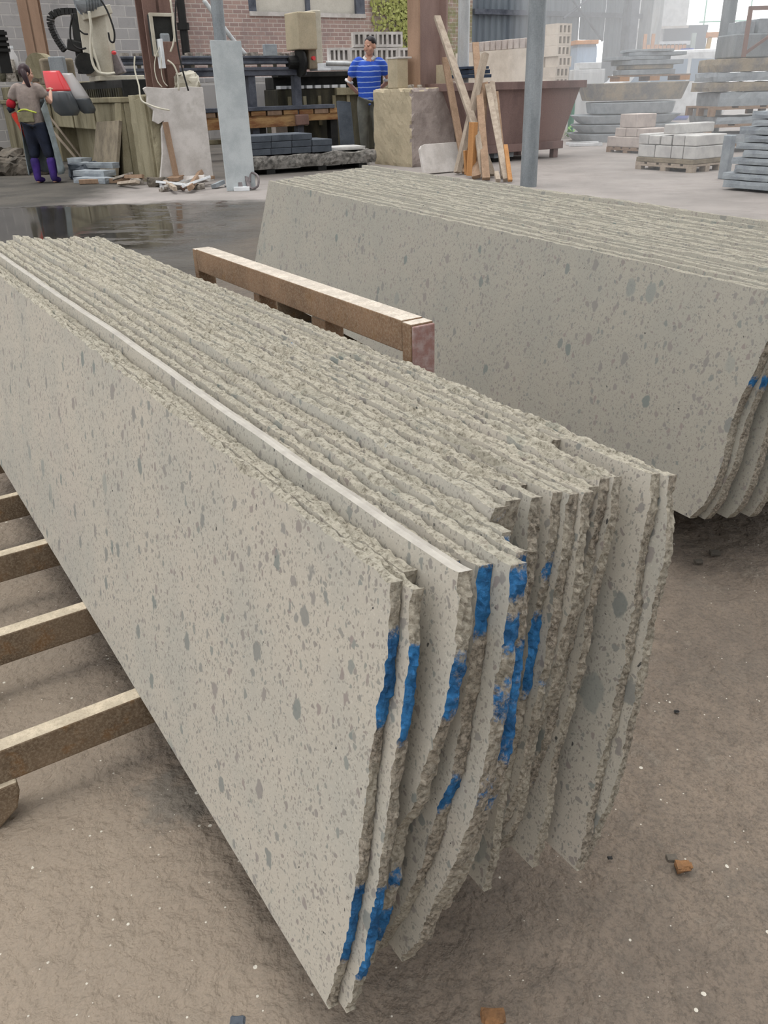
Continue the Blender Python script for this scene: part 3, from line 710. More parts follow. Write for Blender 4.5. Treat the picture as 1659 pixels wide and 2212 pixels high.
# ------------------------------------------------------------------ left: sawing machine on its stained tank
TC = Vector((-3.74, 13.82, 0))
def saw_left():
    t = thing('saw_tank', 'stained olive concrete tank wall carrying the stone saw, behind the woman', 'tank', TC, RZ)
    # local x = V, local y = U; the face towards the yard looks along -V
    def yy(px, z): return on_line(TC, U, px, z)[1]
    y_a, y_b = yy(212, .5), yy(125, .5)
    m = MB(); m.box(.0, .5, 0, y_a, 0, 1.02); m.box(0, .5, y_b, 11, 0, 1.02); m.box(0, .5, y_a, y_b, .62, 1.02); m.box(.35, .5, y_a, y_b, 0, .62)
    m.box(-.05, .5, -.02, 11, 1.02, 1.10)
    for y in (1.6, 3.0, 4.5, 6.0, 7.5): m.box(-.03, .0, y, y + .12, .62, 1.02)
    m.build('wall_body', 'olive', t, bevel=.02)
    m = MB(); m.prism([(-.16, 0), (0, 0), (0, 1.02), (-.04, 1.02)], 0, .30)
    M = Matrix.Translation((0, .02, 0)) @ Matrix.Rotation(R(90), 4, 'X') @ Matrix.Scale(-1, 4, (0, 0, 1))
    m.v = [tuple(M @ Vector(p)) for p in m.v]; m.build('buttress', 'olive', t, bevel=.01)
    m = MB(); m.box(.02, .4, .0, yy(150, 1.2), 1.10, 1.33); m.build('rail_beam', 'dark', t, bevel=.01)
    m = MB(); m.box(.05, .4, yy(150, 1.2), 11, 1.10, 1.36); m.build('upper_wall', 'olive', t, bevel=.02)
    m = MB(); y = .05
    while y < yy(155, 1.2): m.box(-.03, .02, y, y + .05, 1.10, 1.22); y += .12
    m.build('drip_fringe', 'olive_dark', t)
    # the saw
    base, s = on_line(TC, U, 212, 1.35); base = base + V * .3
    y0 = base.y
    h = thing('stone_saw', 'cream saw carriage with hoses and a black cable chain, standing on the stained tank', 'saw', (base.x, base.y, 1.33), RZ)
    def P(px, py, y=None):                       # local point in the saw's frame
        return Matrix.Rotation(-RZ, 3, 'Z') @ (D(px, py, (y0 if y is None else y)) - Vector((base.x, base.y, 1.33)))
    m = MB(); m.beam(P(222, 165), P(203, 22), .36, .42, 0, .40); m.build('carriage_column', 'cream', h, bevel=.02)
    m = MB(); m.beam(P(192, 160), P(176, 30), .16, .30, 0); m.build('slide_plate', 'dark', h, bevel=.01)
    m = MB(); m.beam(P(178, 34, y0 - .3), P(238, 20, y0 - .1), .2, .12); m.build('cross_head', 'cream', h, bevel=.01)
    m = MB(); m.tube([P(168, 4, y0 - .35), P(172, 4, y0 - .35), P(211, 0, y0 - .1), P(216, 0, y0 - .1)], [.12, .17, .17, .12], 18); mo = m.build('motor', 'greysteel', h, smooth=False)
    m = MB()
    for k in range(6): m.tube([P(176 + k * 6, 3.5 - k * .5, y0 - .33 + .04 * k), P(178 + k * 6, 3.3 - k * .5, y0 - .32 + .04 * k)], .182, 18)
    m.build('cooling_fin', 'greysteel', mo)
    m = MB(); m.box(-.36, .36, -.3, .3, 0, .07); m.build('base_plate', 'cream', h, bevel=.01)
    # cable chain: an arc of links
    path = [(168, 25), (150, 24), (132, 25), (118, 29), (110, 36), (109, 48), (112, 60), (117, 72), (123, 84), (130, 95), (137, 105), (145, 115)]
    m = MB()
    fine = []
    for (a, b), (c, d) in zip(path, path[1:]):
        for k in range(2): fine.append((a + (c - a) * k / 2, b + (d - b) * k / 2))
    for (a, b), (c, d) in zip(fine, fine[1:]):
        m.beam(P(a, b), P(a + (c - a) * .82, b + (d - b) * .82), .11, .085)
    m.build('cable_chain', 'blackrubber', h)
    # hoses
    def hose(nm, pts, r, mat):
        q = [P(a, b, y0 - .42) for a, b in pts]; sm = []
        for i in range(len(q) - 1):
            p0, p1, p2, p3 = q[max(i - 1, 0)], q[i], q[i + 1], q[min(i + 2, len(q) - 1)]
            for k in range(5):
                t = k / 5; sm.append(.5 * ((2 * p1) + (p2 - p0) * t + (2 * p0 - 5 * p1 + 4 * p2 - p3) * t * t + (3 * p1 - p0 - 3 * p2 + p3) * t ** 3))
        sm.append(q[-1]); m = MB(); m.tube(sm, r, 8); return m.build(nm, mat, h, smooth=True)
    hose('hose', [(192, 24), (197, 60), (196, 100), (200, 135), (212, 155), (232, 160), (248, 158)], .022, 'cable')
    hose('hose', [(196, 70), (203, 110), (212, 140), (218, 160)], .016, 'cable')
    hose('hose', [(218, 0), (230, 20), (240, 45), (247, 70), (246, 90), (238, 88), (234, 70)], .014, 'blackrubber')
    hose('hose', [(158, 30), (152, 60), (154, 90), (170, 105), (186, 104)], .014, 'blackrubber')
    hose('hose', [(156, 30), (166, 58), (180, 72), (190, 74)], .012, 'blackrubber')
    m = MB(); m.beam(P(165, 62), P(172, 86), .12, .12); m.build('switch_box', 'cream', h, bevel=.01)
    m = MB(); m.beam(P(150, 96), P(182, 104), .26, .16); m.build('bearing_block', 'dark', h, bevel=.02)
    m = MB(); m.tube([P(183, 137), P(186, 137, y0 - .35)], .15, 20); m.build('pulley', 'dark', h)
    m = MB(); m.beam(P(240, 112), P(262, 160), .14, .16); m.build('valve_block', 'scrap', h, bevel=.01)
    m = MB(); m.ball(P(246, 114, y0 - .2), .04, .04, .03); m.build('red_cap', 'film_red', h, smooth=True)
    # low gearbox and clutter along the tank top, left of the saw
    yb = y0 + .8
    g = thing('gearbox', 'dusty gearbox with a ridged cover on the tank top, between tan column and saw', 'gearbox')
    q0 = D(122, 168, yb); g.location = q0
    m = MB(); m.box(-.25, .28, -.2, .2, -.10, .28); m.build('housing', 'plaster', g, rz=RZ, bevel=.03)
    m = MB(); m.tube([(-.22, -.18, .18), (-.22, .2, .18)], .19, 18); m.build('ridged_cover', 'olive', g)
    m = MB(); m.box(.02, .27, -.32, -.19, .02, .30); m.build('inspection_plate', 'greysteel', g, bevel=.015)
saw_left()

def hcol(name, label, base, z0, w, d, mat, rz=RZ, z1=6.0):
    m = MB(); m.box(-w / 2, w / 2, -d / 2, -d / 2 + .03, z0, z1); m.box(-w / 2, w / 2, d / 2 - .03, d / 2, z0, z1); m.box(-.02, .02, -d / 2, d / 2, z0, z1)
    return tag(m.build(name, mat, None, (base[0], base[1], 0), rz), label, 'column')
# tan column behind the tank
q = on_line(TC + V * .75, U, 97, 1.3)[0]; hcol('steel_column', 'tan steel column rising behind the gearbox, leftmost of the columns', (q.x, q.y), 0, .42, .3, 'tancol', R(8))
# things on the tank top at far left
def bottle(px, py, y, hgt, label, mat, capmat='white'):
    q = D(px, py, y); o = thing('plastic_bottle', label, 'bottle', q)
    m = MB(); m.tube([(0, 0, 0), (0, 0, .02), (0, 0, hgt * .62), (0, 0, hgt * .82), (0, 0, hgt * .9)], [.07, .09, .09, .035, .03], 14); m.build('bottle_body', mat, o, smooth=True)
    m = MB(); m.tube([(0, 0, hgt * .9), (0, 0, hgt)], .035, 12); m.build('cap', capmat, o)
yL = on_line(TC, U, 35, 1.36)[0].y + .3
bottle(37, 163, yL, .56, 'large clear bottle with pink contents on the tank top, above the woman', 'film_clear')
for px, w, hh, mat, nm, lab, cat in ((7, .2, .55, 'olive_dark', 'rubble_block', 'dark stained block at the far left end of the tank top', 'block'), (22, .25, .42, 'debris', 'cardboard_box', 'brown dusty box beside the pink bottle on the tank top', 'box'),
                                     (62, .5, .22, 'mud', 'mud_heap', 'low grey mud heap on the tank top behind the woman', 'mud')):
    q = D(px, 165, yL - .2); me = rough_block(w, .3, hh, .03, .05, px, .03)
    tag(link(nm, me, mat, None, (q.x - w / 2, q.y, q.z - .1), R(10)), lab, cat)
# louvre stack at the frame's edge
q = D(6, 112, 17.5); m = MB()
for k in range(4): m.box(-.12, .12, -.1, .1, k * .09, k * .09 + .05)
m.box(-.1, .1, -.02, .1, -.35, .35)
tag(m.build('finned_motor', 'blackrubber', None, q, RZ), 'black finned motor cover at the left edge above the tank', 'motor')

# plastic bags hanging from the tank rail
def bag(px0, px1, py0, py1, y, label, top, bot, tilt, split=.5):
    o = thing('plastic_bag', label, 'bag', D((px0 + px1) / 2, py0, y))
    W = (px1 - px0) / 130.; Hh = (py1 - py0) / 128.
    def shape(z0, z1, n=10):
        vs = []; fs = []; N = 14
        for i in range(n + 1):
            z = z0 + (z1 - z0) * i / n; f = z / Hh
            rx = W / 2 * (.55 + .45 * math.sin(min(1, f * 1.25 + .12) * math.pi / 2)) * (1 - max(0, f - .9) * 3.5); ry = .05 + .12 * math.sin(f * math.pi * .9)
            for k in range(N):
                a = 2 * math.pi * k / N; q = 1 + .10 * noise.noise(Vector((math.cos(a) * 2 + px0, math.sin(a) * 2, z * 5)))
                vs.append((rx * q * math.cos(a) + tilt * z, ry * q * math.sin(a), -z))
        for i in range(n):
            for k in range(N): fs.append((i * N + k, (i + 1) * N + k, (i + 1) * N + (k + 1) % N, i * N + (k + 1) % N))
        fs += [tuple(range(N)), tuple(range((n + 1) * N - 1, n * N - 1, -1))]
        return MB().add(vs, fs)
    shape(0, Hh * split).build('bag_top', top, o, smooth=True); shape(Hh * split, Hh).build('bag_bottom', bot, o, smooth=True)
yB = TC.y - .15
bag(84, 136, 153, 232, 14.2, 'red and clear plastic bag with dark contents, hanging beside the woman', 'film_red', 'film_grey', .25, .45)
bag(128, 162, 158, 230, 14.35, 'silvery plastic bag with orange contents, hanging to the right of the red one', 'film_clear', 'film_grey', .42, .62)

# slab leaning on the tank, stones before it
def plate(name, label, cat, poly, th, mat, M, bevel=.004):
    """poly in the plate's own plane (x, z), thickness along y"""
    m = MB(); m.prism(poly, 0, th, Matrix.Rotation(R(90), 4, 'X')); o = m.build(name, mat, bevel=bevel)
    o.matrix_world = M; return tag(o, label, cat)
a = on_line(TC - V * .26, U, 206, 0)[0]; b = on_line(TC - V * .26, U, 256, 0)[0]; d = (b - a).normalized(); up = (Z + V * .26).normalized(); nn = d.cross(up)
M = Matrix((d, -nn, up)).transposed().to_4x4(); M.translation = a
L = (b - a).length
plate('leaning_slab', 'dark brown-grey slab leaning on the tank wall, behind the grey paving bars', 'stone slab', [(0, 0), (L, 0), (L * .98, .80), (.03, .76)], .05, 'plaster', M)['kind'] = 'thing'
for i, (px, py, l, w_, h_, a, z, lab, mat) in enumerate(((150, 379, .42, .2, .10, -40, .16, 'short grey stone block at the back left of the paving bars by the tank', 'greystone'), (174, 387, .66, .16, .08, -24, .155, 'grey paving bar lying topmost of the little pile by the tank', 'greystone'),
                                                         (160, 393, .6, .26, .075, -26, .08, 'wide grey paving bar in the middle of the little pile by the tank', 'greystone'), (158, 396, .62, .22, .075, -27, .003, 'grey paving bar lying lowest of the little pile by the tank', 'greystone'))):
    q = G(px, py); me = rough_block(l, w_, h_, .006, .05, i + 3, .01)
    tag(link('paving_bar', me, mat, None, (q.x, q.y, z), R(a)), lab, 'stone bar', 'paving bars by the tank')
m = MB(); q = G(168, 400); m.beam((q.x, q.y + .1, .035), (q.x + .7, q.y + .16, .035), .08, .06); tag(m.build('timber_batten', 'wood_brown', bevel=.004), 'brown timber batten on the floor under the paving bars by the tank', 'timber')
q = G(110, 392); me = rough_block(.45, .35, .22, .04, .06, 71, .06); tag(link('rubble_stone', me, 'slate', None, (q.x + .25, q.y + .1, 0), .3), 'dark rubble stone behind the hem of the apron', 'stone')
for i, (px, py, l, h_) in enumerate(((20, 380, 1.3, .26), (55, 372, .9, .34), (0, 362, .8, .3))):
    q = G(px, py); me = rough_block(l, .5, h_, .07, .07, 80 + i, .10)
    tag(link('mud_heap', me, 'mud', None, (q.x - l / 2, q.y, -.02), R(20 * i)), ['low heap of dried mud at the left edge, nearest the camera', 'heap of dried mud close to the left leg of the woman', 'heap of dried mud against the tank wall at the left edge'][i], 'mud heap', 'mud heaps by the tank')
# poles leaning by the woman
for (a, b, r, lab) in (((182, 350), (104, 248), .022, 'long thin pole leaning from the paving bars up to the tank, upper of two'), ((172, 352), (104, 272), .026, 'grey pole leaning from the floor up to the tank, lower of two')):
    p0 = G(*a); p1 = D(b[0], b[1], p0.y + .05); m = MB(); m.tube([p0 + Z * .02, p1], r, 8); tag(m.build('leaning_pole', 'wood_grey'), lab, 'pole')['kind'] = 'thing'

# ------------------------------------------------------------------ concrete block with the red-brown column, left of centre
BA = Vector((-2.98, 12.22, 0))
me = rough_block(.80, .85, 1.12, .012, .05, 5, .02)
o = tag(link('concrete_block', me, 'olive', None, BA + V * .02 + U * .06, RZ), 'mossy olive concrete block under the red-brown column with the meter box', 'concrete block')
prof = [(.0, 0), (.80, 0), (.795, .5), (.79, 1.19), (.6, 1.20), (.3, 1.185), (.0, 1.21), (-.04, 1.19), (.0, 1.10), (-.02, 1.0), (.06, .93), (.03, .80), (.10, .76), (.18, .80), (.13, .70), (.10, .4), (.05, .2)]
M = Matrix((V, U, Z)).transposed().to_4x4(); M.translation = BA + U * .04
plate('broken_panel', 'whitish concrete panel with a broken left edge, standing against the mossy block', 'panel', prof, .05, 'concrete', M, .006)
M = Matrix((U, -V, Z)).transposed().to_4x4(); M.translation = BA + U * .10 - V * .01
plate('side_panel', 'narrow olive stone panel leaning on the left side of the mossy block', 'panel', [(0, 0), (.40, 0), (.46, 1.05), (.04, 1.10)], .05, 'olive', M, .006)
q = wx(350, 12.95, 1.2)
cc = hcol('steel_column', 'red-brown steel column with a meter box, standing on the mossy concrete block', (q.x + .03, q.y), 1.122, .40, .30, 'rustbrown')
def meter():
    o = thing('meter_box', 'pale framed electric meter box on the red-brown column', 'meter box', D(352, 76, 12.66), RZ)
    m = MB(); m.box(-.15, .15, -.02, .10, -.24, .24); m.build('back_box', 'dark', o, bevel=.005)
    m = MB(); m.box(-.17, .17, -.06, -.02, .21, .25); m.box(-.17, .17, -.06, -.02, -.25, -.21); m.box(-.17, -.13, -.06, -.02, -.21, .21); m.box(.13, .17, -.06, -.02, -.21, .21); m.build('frame', 'cream', o, bevel=.004)
    m = MB(); m.box(-.06, .07, -.07, -.02, -.14, .02); m.build('meter', 'greysteel', o, bevel=.02)
    o = thing('switch_box', 'small brown switch box with a white side, low on the red-brown column', 'switch box', D(368, 118, 12.58), RZ)
    m = MB(); m.box(-.10, .13, -.04, .12, -.12, .15); m.build('box_body', 'rustbrown', o, bevel=.006)
    m = MB(); m.box(-.14, -.10, -.05, .12, -.16, .18); m.build('side_plate', 'white', o, bevel=.004)
meter()
def spline(pts, n=6):
    q = [Vector(p) for p in pts]; sm = []
    for i in range(len(q) - 1):
        p0, p1, p2, p3 = q[max(i - 1, 0)], q[i], q[i + 1], q[min(i + 2, len(q) - 1)]
        for k in range(n):
            t = k / n; sm.append(.5 * ((2 * p1) + (p2 - p0) * t + (2 * p0 - 5 * p1 + 4 * p2 - p3) * t * t + (3 * p1 - p0 - 3 * p2 + p3) * t ** 3))
    return sm + [q[-1]]
def cable(pts, y, r, label, mat='cable'):
    q = [D(a, b, y if not isinstance(y, (list, tuple)) else y[i]) for i, (a, b) in enumerate(pts)]
    m = MB(); m.tube(spline(q), r, 8); tag(m.build('electric_cable', mat, smooth=True), label, 'cable')
cable([(291, 122), (291, 150), (300, 185), (305, 215), (322, 226), (345, 234), (366, 238)], [12.3, 12.3, 12.25, 12.2, 12.16, 12.13, 12.2], .011, 'thick pale cable hanging over the left of the broken panel')
cable([(362, 130), (376, 142), (384, 165), (386, 195)], 12.45, .011, 'thick pale cable running down from the white switch box')
cable([(345, 100), (336, 125), (334, 150), (340, 175), (350, 188)], 12.5, .007, 'thin cable hanging down the left side of the red-brown column')
cable([(349, 122), (348, 150), (353, 175), (362, 186)], 12.48, .006, 'thin brown cable just right of the left column edge', 'cable')
cable([(368, 0), (374, 40), (377, 70), (374, 95), (368, 112)], 12.5, .012, 'pale cable coming down the right edge of the red-brown column')
cable([(380, 0), (379, 50), (384, 100), (394, 150), (407, 196)], 12.4, .011, 'black cable slanting down to the top of the broken panel', 'blackrubber')
# rag bundle on the block
o = thing('rag_bundle', 'dirty cream rag bundle on top of the mossy concrete block', 'rag', D(404, 188, 12.7))
me = rough_block(.34, .25, .20, .05, .04, 15, .09); link('rag', me, 'cream', o, (-.14, 0, -.03), .4)
# leaning timber stick and debris pile in front
p0 = on_line(BA - U * .16, V, 384, 0)[0]; p1 = on_line(BA - U * .035, V, 354, .9)[0]; p1.z = zat(p1, 264); m = MB(); m.beam(p0 + Z * .02, p1, .075, .035, 0); tag(m.build('timber_stick', 'wood_brown', bevel=.003), 'brown timber stick leaning on the broken panel', 'timber')
sticks = [((348, 405), (440, 392), .06, .05, 'white', 'white plastic trim strip lying across the debris before the broken panel'), ((350, 415), (432, 400), .05, .05, 'palestone', 'pale stone strip at the bottom of the debris before the broken panel'),
          ((412, 418), (436, 393), .06, .07, 'wood_brown', 'short sawn timber end pointing at the camera, beside the debris'), ((375, 402), (425, 378), .05, .16, 'wood_brown', 'split timber board resting on the debris against the broken panel'),
          ((335, 400), (372, 408), .04, .05, 'scrap', 'bent grey metal strip at the left of the debris'), ((400, 396), (450, 404), .06, .10, 'concrete', 'flat concrete fragment at the right of the debris'),
          ((352, 400), (380, 420), .05, .05, 'wood_grey', 'grey lath crossing the debris at its left end'), ((268, 396), (312, 400), .05, .04, 'wood_brown', 'brown lath lying left of the mossy concrete block'), ((258, 402), (300, 408), .04, .06, 'wood_grey', 'grey board on the floor left of the mossy concrete block')]
sticks += [((356, 396), (455, 388), .03, .03, 'scrap', 'thin bent steel rod lying over the top of the debris'), ((340, 404), (400, 416), .03, .05, 'white', 'white plastic strip slanting through the debris'),
           ((398, 418), (455, 408), .03, .05, 'white', 'white plastic strip at the lower right of the debris'), ((372, 392), (398, 414), .03, .03, 'rustbrown', 'rusty rod standing slanted in the middle of the debris'),
           ((280, 402), (330, 396), .03, .05, 'wood_grey', 'grey lath behind the muddy lump'), ((245, 398), (290, 395), .03, .06, 'debris', 'chipped grey strip left of the mossy concrete block'),
           ((420, 404), (462, 397), .04, .06, 'wood_brown', 'short brown board end at the right of the debris'), ((462, 408), (482, 404), .05, .08, 'greystone', 'grey stone strip between debris and stone plank')]
for i, (a, b, h_, w_, mat, lab) in enumerate(sticks):
    p0, p1 = G(*a), G(*b); z = .03 + .018 * (i % 4); m = MB(); m.beam(p0 + Z * z, p1 + Z * (z + .03 * (i % 3)), w_, h_, .2 * (i % 3))
    tag(m.build('debris_stick', mat, bevel=.003), lab, 'debris', 'debris before the broken panel')
for i, (px, py, s_) in enumerate(((318, 405, .18), (332, 402, .14), (395, 410, .12), (365, 414, .10), (445, 408, .12), (310, 398, .12))):
    q = G(px, py); me = rough_block(s_ * 1.5, s_, s_ * .7, s_ * .16, s_ / 5, 30 + i, s_ * .2)
    tag(link('rubble_piece', me, 'debris' if i != 0 else 'mud', None, (q.x, q.y, -.005), i * .7), ['muddy lump left of the debris before the broken panel', 'small chipped lump beside the muddy lump', 'rubble lump under the middle of the debris', 'rubble lump at the near side of the debris', 'rubble lump right of the debris by the grey plank', 'rubble lump by the foot of the mossy block'][i], 'rubble', 'rubble by the broken panel')
# tall grey plank on a pipe
p0, p1 = G(490, 413), G(538, 402); d = Vector((.93, .37, 0)); lean = Vector((-d.y, d.x, 0)); tilt = (Z + lean * .05 - d * .0).normalized(); nn = d.cross(tilt)
M = Matrix((d, -nn, tilt)).transposed().to_4x4(); M.translation = p0
wd = (p1 - p0).length
plate('stone_plank', 'tall pale grey stone plank upright on the grey pipe, left of the basalt pavers', 'stone plank', [(0, 0), (.37, 0), (.37, 1.66), (.0, 1.67)], .05, 'plankstone', M, .004)['kind'] = 'thing'
PLN = nn.copy(); PLO = p0.copy()
def onplank(px, py):
    r = ray(px, py); return CP + r * ((PLO - CP).dot(PLN) / r.dot(PLN)) - Vector((0, .008, 0))
q = wx(508, 11.75); m = MB(); m.tube([(q.x, q.y, 0), (q.x, q.y, 6)], .075, 20); m.tube([(q.x, q.y, 0), (q.x, q.y, .02)], .14, 20)
tag(m.build('pipe_column', 'greysteel', smooth=False), 'round grey pipe column behind the tall stone plank', 'column')
m = MB(); m.tube(spline([onplank(*q_) for q_ in ((494, 96), (500, 108), (509, 120), (511, 135))]), .006, 8); tag(m.build('electric_cable', 'cable', smooth=True), 'thin pale cord hanging on the upper face of the tall stone plank', 'cable')
cable([(440, 0), (480, 55), (505, 88), (530, 118)], 15.5, .035, 'slanting thin pipe behind the top of the tall stone plank', 'palepipe')
# scrap clamp at the foot of the plank
o = thing('scrap_clamp', 'rusty grey steel clamp bracket leaning at the foot of the tall stone plank', 'bracket', G(530, 412))
for a, b, w_ in (((-.05, 0, .0), (-.1, .12, .28), .05), ((.06, 0, .02), (-.02, .14, .27), .05)):
    m = MB(); m.beam(a, b, w_, .03); m.build('arm', 'scrap', o, bevel=.004)
m = MB(); m.tube(spline([(.08, 0, .02), (.16, .02, .05), (.17, .05, .16), (.08, .1, .2), (.06, .05, .1)]), .014, 8); m.build('hook', 'scrap', o)
m = MB(); m.box(-.14, .06, -.04, .06, 0, .05); m.build('foot_plate', 'white', o, bevel=.006)

# ------------------------------------------------------------------ centre back: long saw bench, second saw, low walls
def yard_box(name, label, cat, a, b, y, mat, depth=.3, kind=None, bevel=.01, parent=None, rz=RZ):
    """box whose front spans the pixels a (top left) to b (bottom right) y metres down the yard"""
    p, q = D(a[0], b[1], y), D(b[0], a[1], y)
    L = on_line(p, V, b[0], p.z)[1] if rz == RZ else (q.x - p.x)
    base = Vector((p.x, p.y, p.z)); h_ = zat(p, a[1]) - p.z
    m = MB(); m.box(0, L, 0, depth, 0, h_); o = m.build(name, mat, None, base, rz, bevel)
    if kind: o['kind'] = kind
    return tag(o, label, cat) if label else o
def gantry():
    y = 15.6
    p = D(262, 142, y); L = on_line(p, V, 662, p.z)[1]
    t = thing('saw_gantry', 'long blue-grey gantry rails of the stone saw, spanning behind the concrete block and plank', 'gantry', (p.x, p.y, 0), RZ)
    mid = p + V * (L / 2)
    za = [zat(mid, v) for v in (121, 139, 146, 165)]
    m = MB(); m.box(0, L, 0, .25, za[1], za[0]); m.box(0, L, -.04, .0, za[0] - .04, za[0]); m.box(0, L, -.04, 0, za[1], za[1] + .04); m.build('upper_rail', 'bluegrey', t, bevel=.008)
    m = MB(); m.box(0, L, 0, .25, za[3], za[2]); m.box(0, L, -.03, 0, za[2] - .05, za[2]); m.build('lower_rail', 'bluegrey', t, bevel=.008)
    x = .0
    while x < L - .06: m = MB(); m.box(x, x + .05, .10, .16, za[2], za[1]); m.build('spacer', 'cream', t); x += .32
    m = MB()
    rr = random.Random(5); x = .05
    while x < L - .1: w_ = .05 + rr.random() * .1; m.box(x, x + w_, .02, .2, za[0], za[0] + .02 + .04 * rr.random()); x += w_ + rr.random() * .15
    m.build('dust_crust', 'debris', t)
    for x in (.2, L * .33, L * .66, L - .25):
        m = MB(); m.box(x, x + .14, .05, .2, 0, za[3]); m.build('leg', 'bluegrey', t, bevel=.006)
gantry()
# low block wall and white post behind the gantry
o = yard_box('wall_low', '', '', (425, 168), (592, 232), 18.2, 'blockwork', .2); struct(o); o.location.z -= .6; o.scale.z = (o.dimensions.z + .6) / o.dimensions.z
o = yard_box('stone_post', 'pale stone post standing at the end of the low block wall', 'post', (592, 160), (618, 230), 17.6, 'pinkstone', .2, 'thing'); o.location.z = 0; o.scale.z = 1.45
def bench():
    y = 16.4
    p = D(452, 262, y); L = on_line(p, V, 745, p.z)[1]
    t = thing('cutting_bench', 'rusty steel cutting bench with timber packing blocks under a grey beam', 'bench', (p.x, p.y, 0), RZ)
    mid = p + V * (L * .5); zz = [zat(mid, v) for v in (229, 238, 249, 270)]
    m = MB(); m.box(-.6, L * .92, -.02, .3, zz[1], zz[0]); m.build('grey_beam', 'bluegrey', t, bevel=.01)
    x = -.5
    while x < L * .96:
        m = MB(); m.box(x, x + .30, .0, .26, zz[2], zz[1]); m.build('packing_block', 'rusty' if int(x * 3) % 3 else 'wood_brown', t, bevel=.01); x += .335
    m = MB(); m.box(-.7, L * .62, -.06, .05, zz[3] - .03, zz[2]); m.box(-.7, L * .62, -.06, .3, zz[2] - .03, zz[2]); m.build('rusty_beam', 'rusty', t, bevel=.006)
    m = MB(); m.box(L * .62, L, .02, .3, zz[3] + .05, zz[2]); m.build('rusty_beam', 'rusty', t, bevel=.006)
    m = MB(); m.box(L * .60, L * .70, -.10, .03, zz[3] - .02, zz[2]); m.build('end_bracket', 'rustbrown', t, bevel=.02)
    m = MB(); m.box(-.7, L * .62, .1, .3, .35, zz[3] - .28); m.build('lower_beam', 'olive', t, bevel=.02)
    for x in (-.4, L * .35, L * .9):
        m = MB(); m.box(x, x + .16, .08, .24, 0, zz[2] - .03); m.build('leg', 'dark', t, bevel=.01)
bench()
def saw_right():
    y = 17.6
    p = D(612, 300, y); L = on_line(p, V, 800, p.z)[1] + .5
    t = thing('saw_tank', 'dark wet saw tank with a toothed rail, behind the cutting bench', 'tank', (p.x, p.y, 0), RZ)
    mid = p + V * (L * .45); zz = [zat(mid, v) for v in (154, 165, 183, 190, 206)]
    m = MB(); m.box(0, L, .1, .7, 0, zz[3]); m.build('tank_body', 'olive_dark', t, bevel=.02)
    m = MB(); m.box(0, L, .02, .3, zz[1], zz[0]); m.build('top_rail', 'dark', t, bevel=.008)
    m = MB(); m.box(0, L, .25, .6, zz[3], zz[1]); m.build('dark_backing', 'dark', t)
    m = MB(); x = .05
    while x < L * .62: m.box(x, x + .13, .06, .25, zz[3], zz[2]); x += .19
    m.build('rail_teeth', 'white', t, bevel=.005)
    m = MB(); m.box(L * .5, L, .0, .1, zz[4], zz[3]); m.build('ledge', 'olive', t, bevel=.01)
    m = MB()
    for k in range(7): m.box(.2 + k * .33, .27 + k * .33, .06, .1, .5, zz[4])
    m.build('ribs', 'olive', t, bevel=.005)
    q = D(675, 148, 17.3)
    h = thing('stone_saw', 'beige box-shaped saw head standing on the dark wet tank, left of the man', 'saw', (q.x, q.y, zz[0]), RZ)
    sc = 1773 / ((q - CP).dot(cF))
    m = MB(); m.box(-.30, .08, -.1, .42, .34, .93); m.build('head_cover', 'concrete_beige', h, bevel=.02)
    m = MB(); m.box(.08, .24, .0, .5, .12, .97); m.build('side_cover', 'cream', h, bevel=.02)
    m = MB(); m.box(-.06, .12, .0, .4, .03, .36); m.build('lower_housing', 'plaster', h, bevel=.02)
    m = MB(); m.tube([(-.40, .2, .14), (-.06, .2, .14)], [.10, .14], 14); m.build('spindle', 'dark', h)
    m = MB(); m.tube([(-.22, .1, .14), (-.18, .1, .14)], .24, 26); m.build('blade_guard', 'dark', h)
    m = MB(); m.tube([(-.02, -.12, .20), (-.02, -.06, .20)], .035, 12); m.build('red_lamp', 'film_red', h)
    m = MB(); m.box(.10, .38, -.02, .3, .0, .04); m.build('base_plate', 'white', h, bevel=.005)
    # sill, handle pipe and perforated blocks behind
    o = yard_box('concrete_sill', 'white concrete sill behind the man, topped by perforated blocks', 'sill', (700, 136), (880, 152), 19.0, 'white', .4, 'thing'); 
    sillz = zat(D(790, 136, 19.0 + .3), 136)
    m = MB(); q = [D(704, 137, 18.0), D(752, 138, 18.0), D(764, 141, 18.0), D(769, 150, 18.0), D(769, 160, 18.0)]; m.tube(spline(q), .045, 10)
    tag(m.build('bent_pipe', 'palepipe', smooth=True), 'bent pale pipe handle left of the man', 'pipe')['kind'] = 'thing'
saw_right()
def hollow_block(w_, d_, h_, nh=3):
    """block with through holes (along y)"""
    m = MB(); t = w_ * .12; cw = (w_ - t * (nh + 1)) / nh
    m.box(0, w_, 0, d_, 0, h_ * .18); m.box(0, w_, 0, d_, h_ * .82, h_)
    for k in range(nh + 1): m.box(k * (t + cw), k * (t + cw) + t, 0, d_, h_ * .18, h_ * .82)
    m.box(t, w_ - t, d_ * .55, d_ * .6, h_ * .18, h_ * .82)
    return m
hb = None
spots = [(728, 0), (748, 0), (774, 0), (806, 0), (830, 0), (852, 0), (782, 1), (806, 1), (833, 1), (853, 1), (878, 0)]
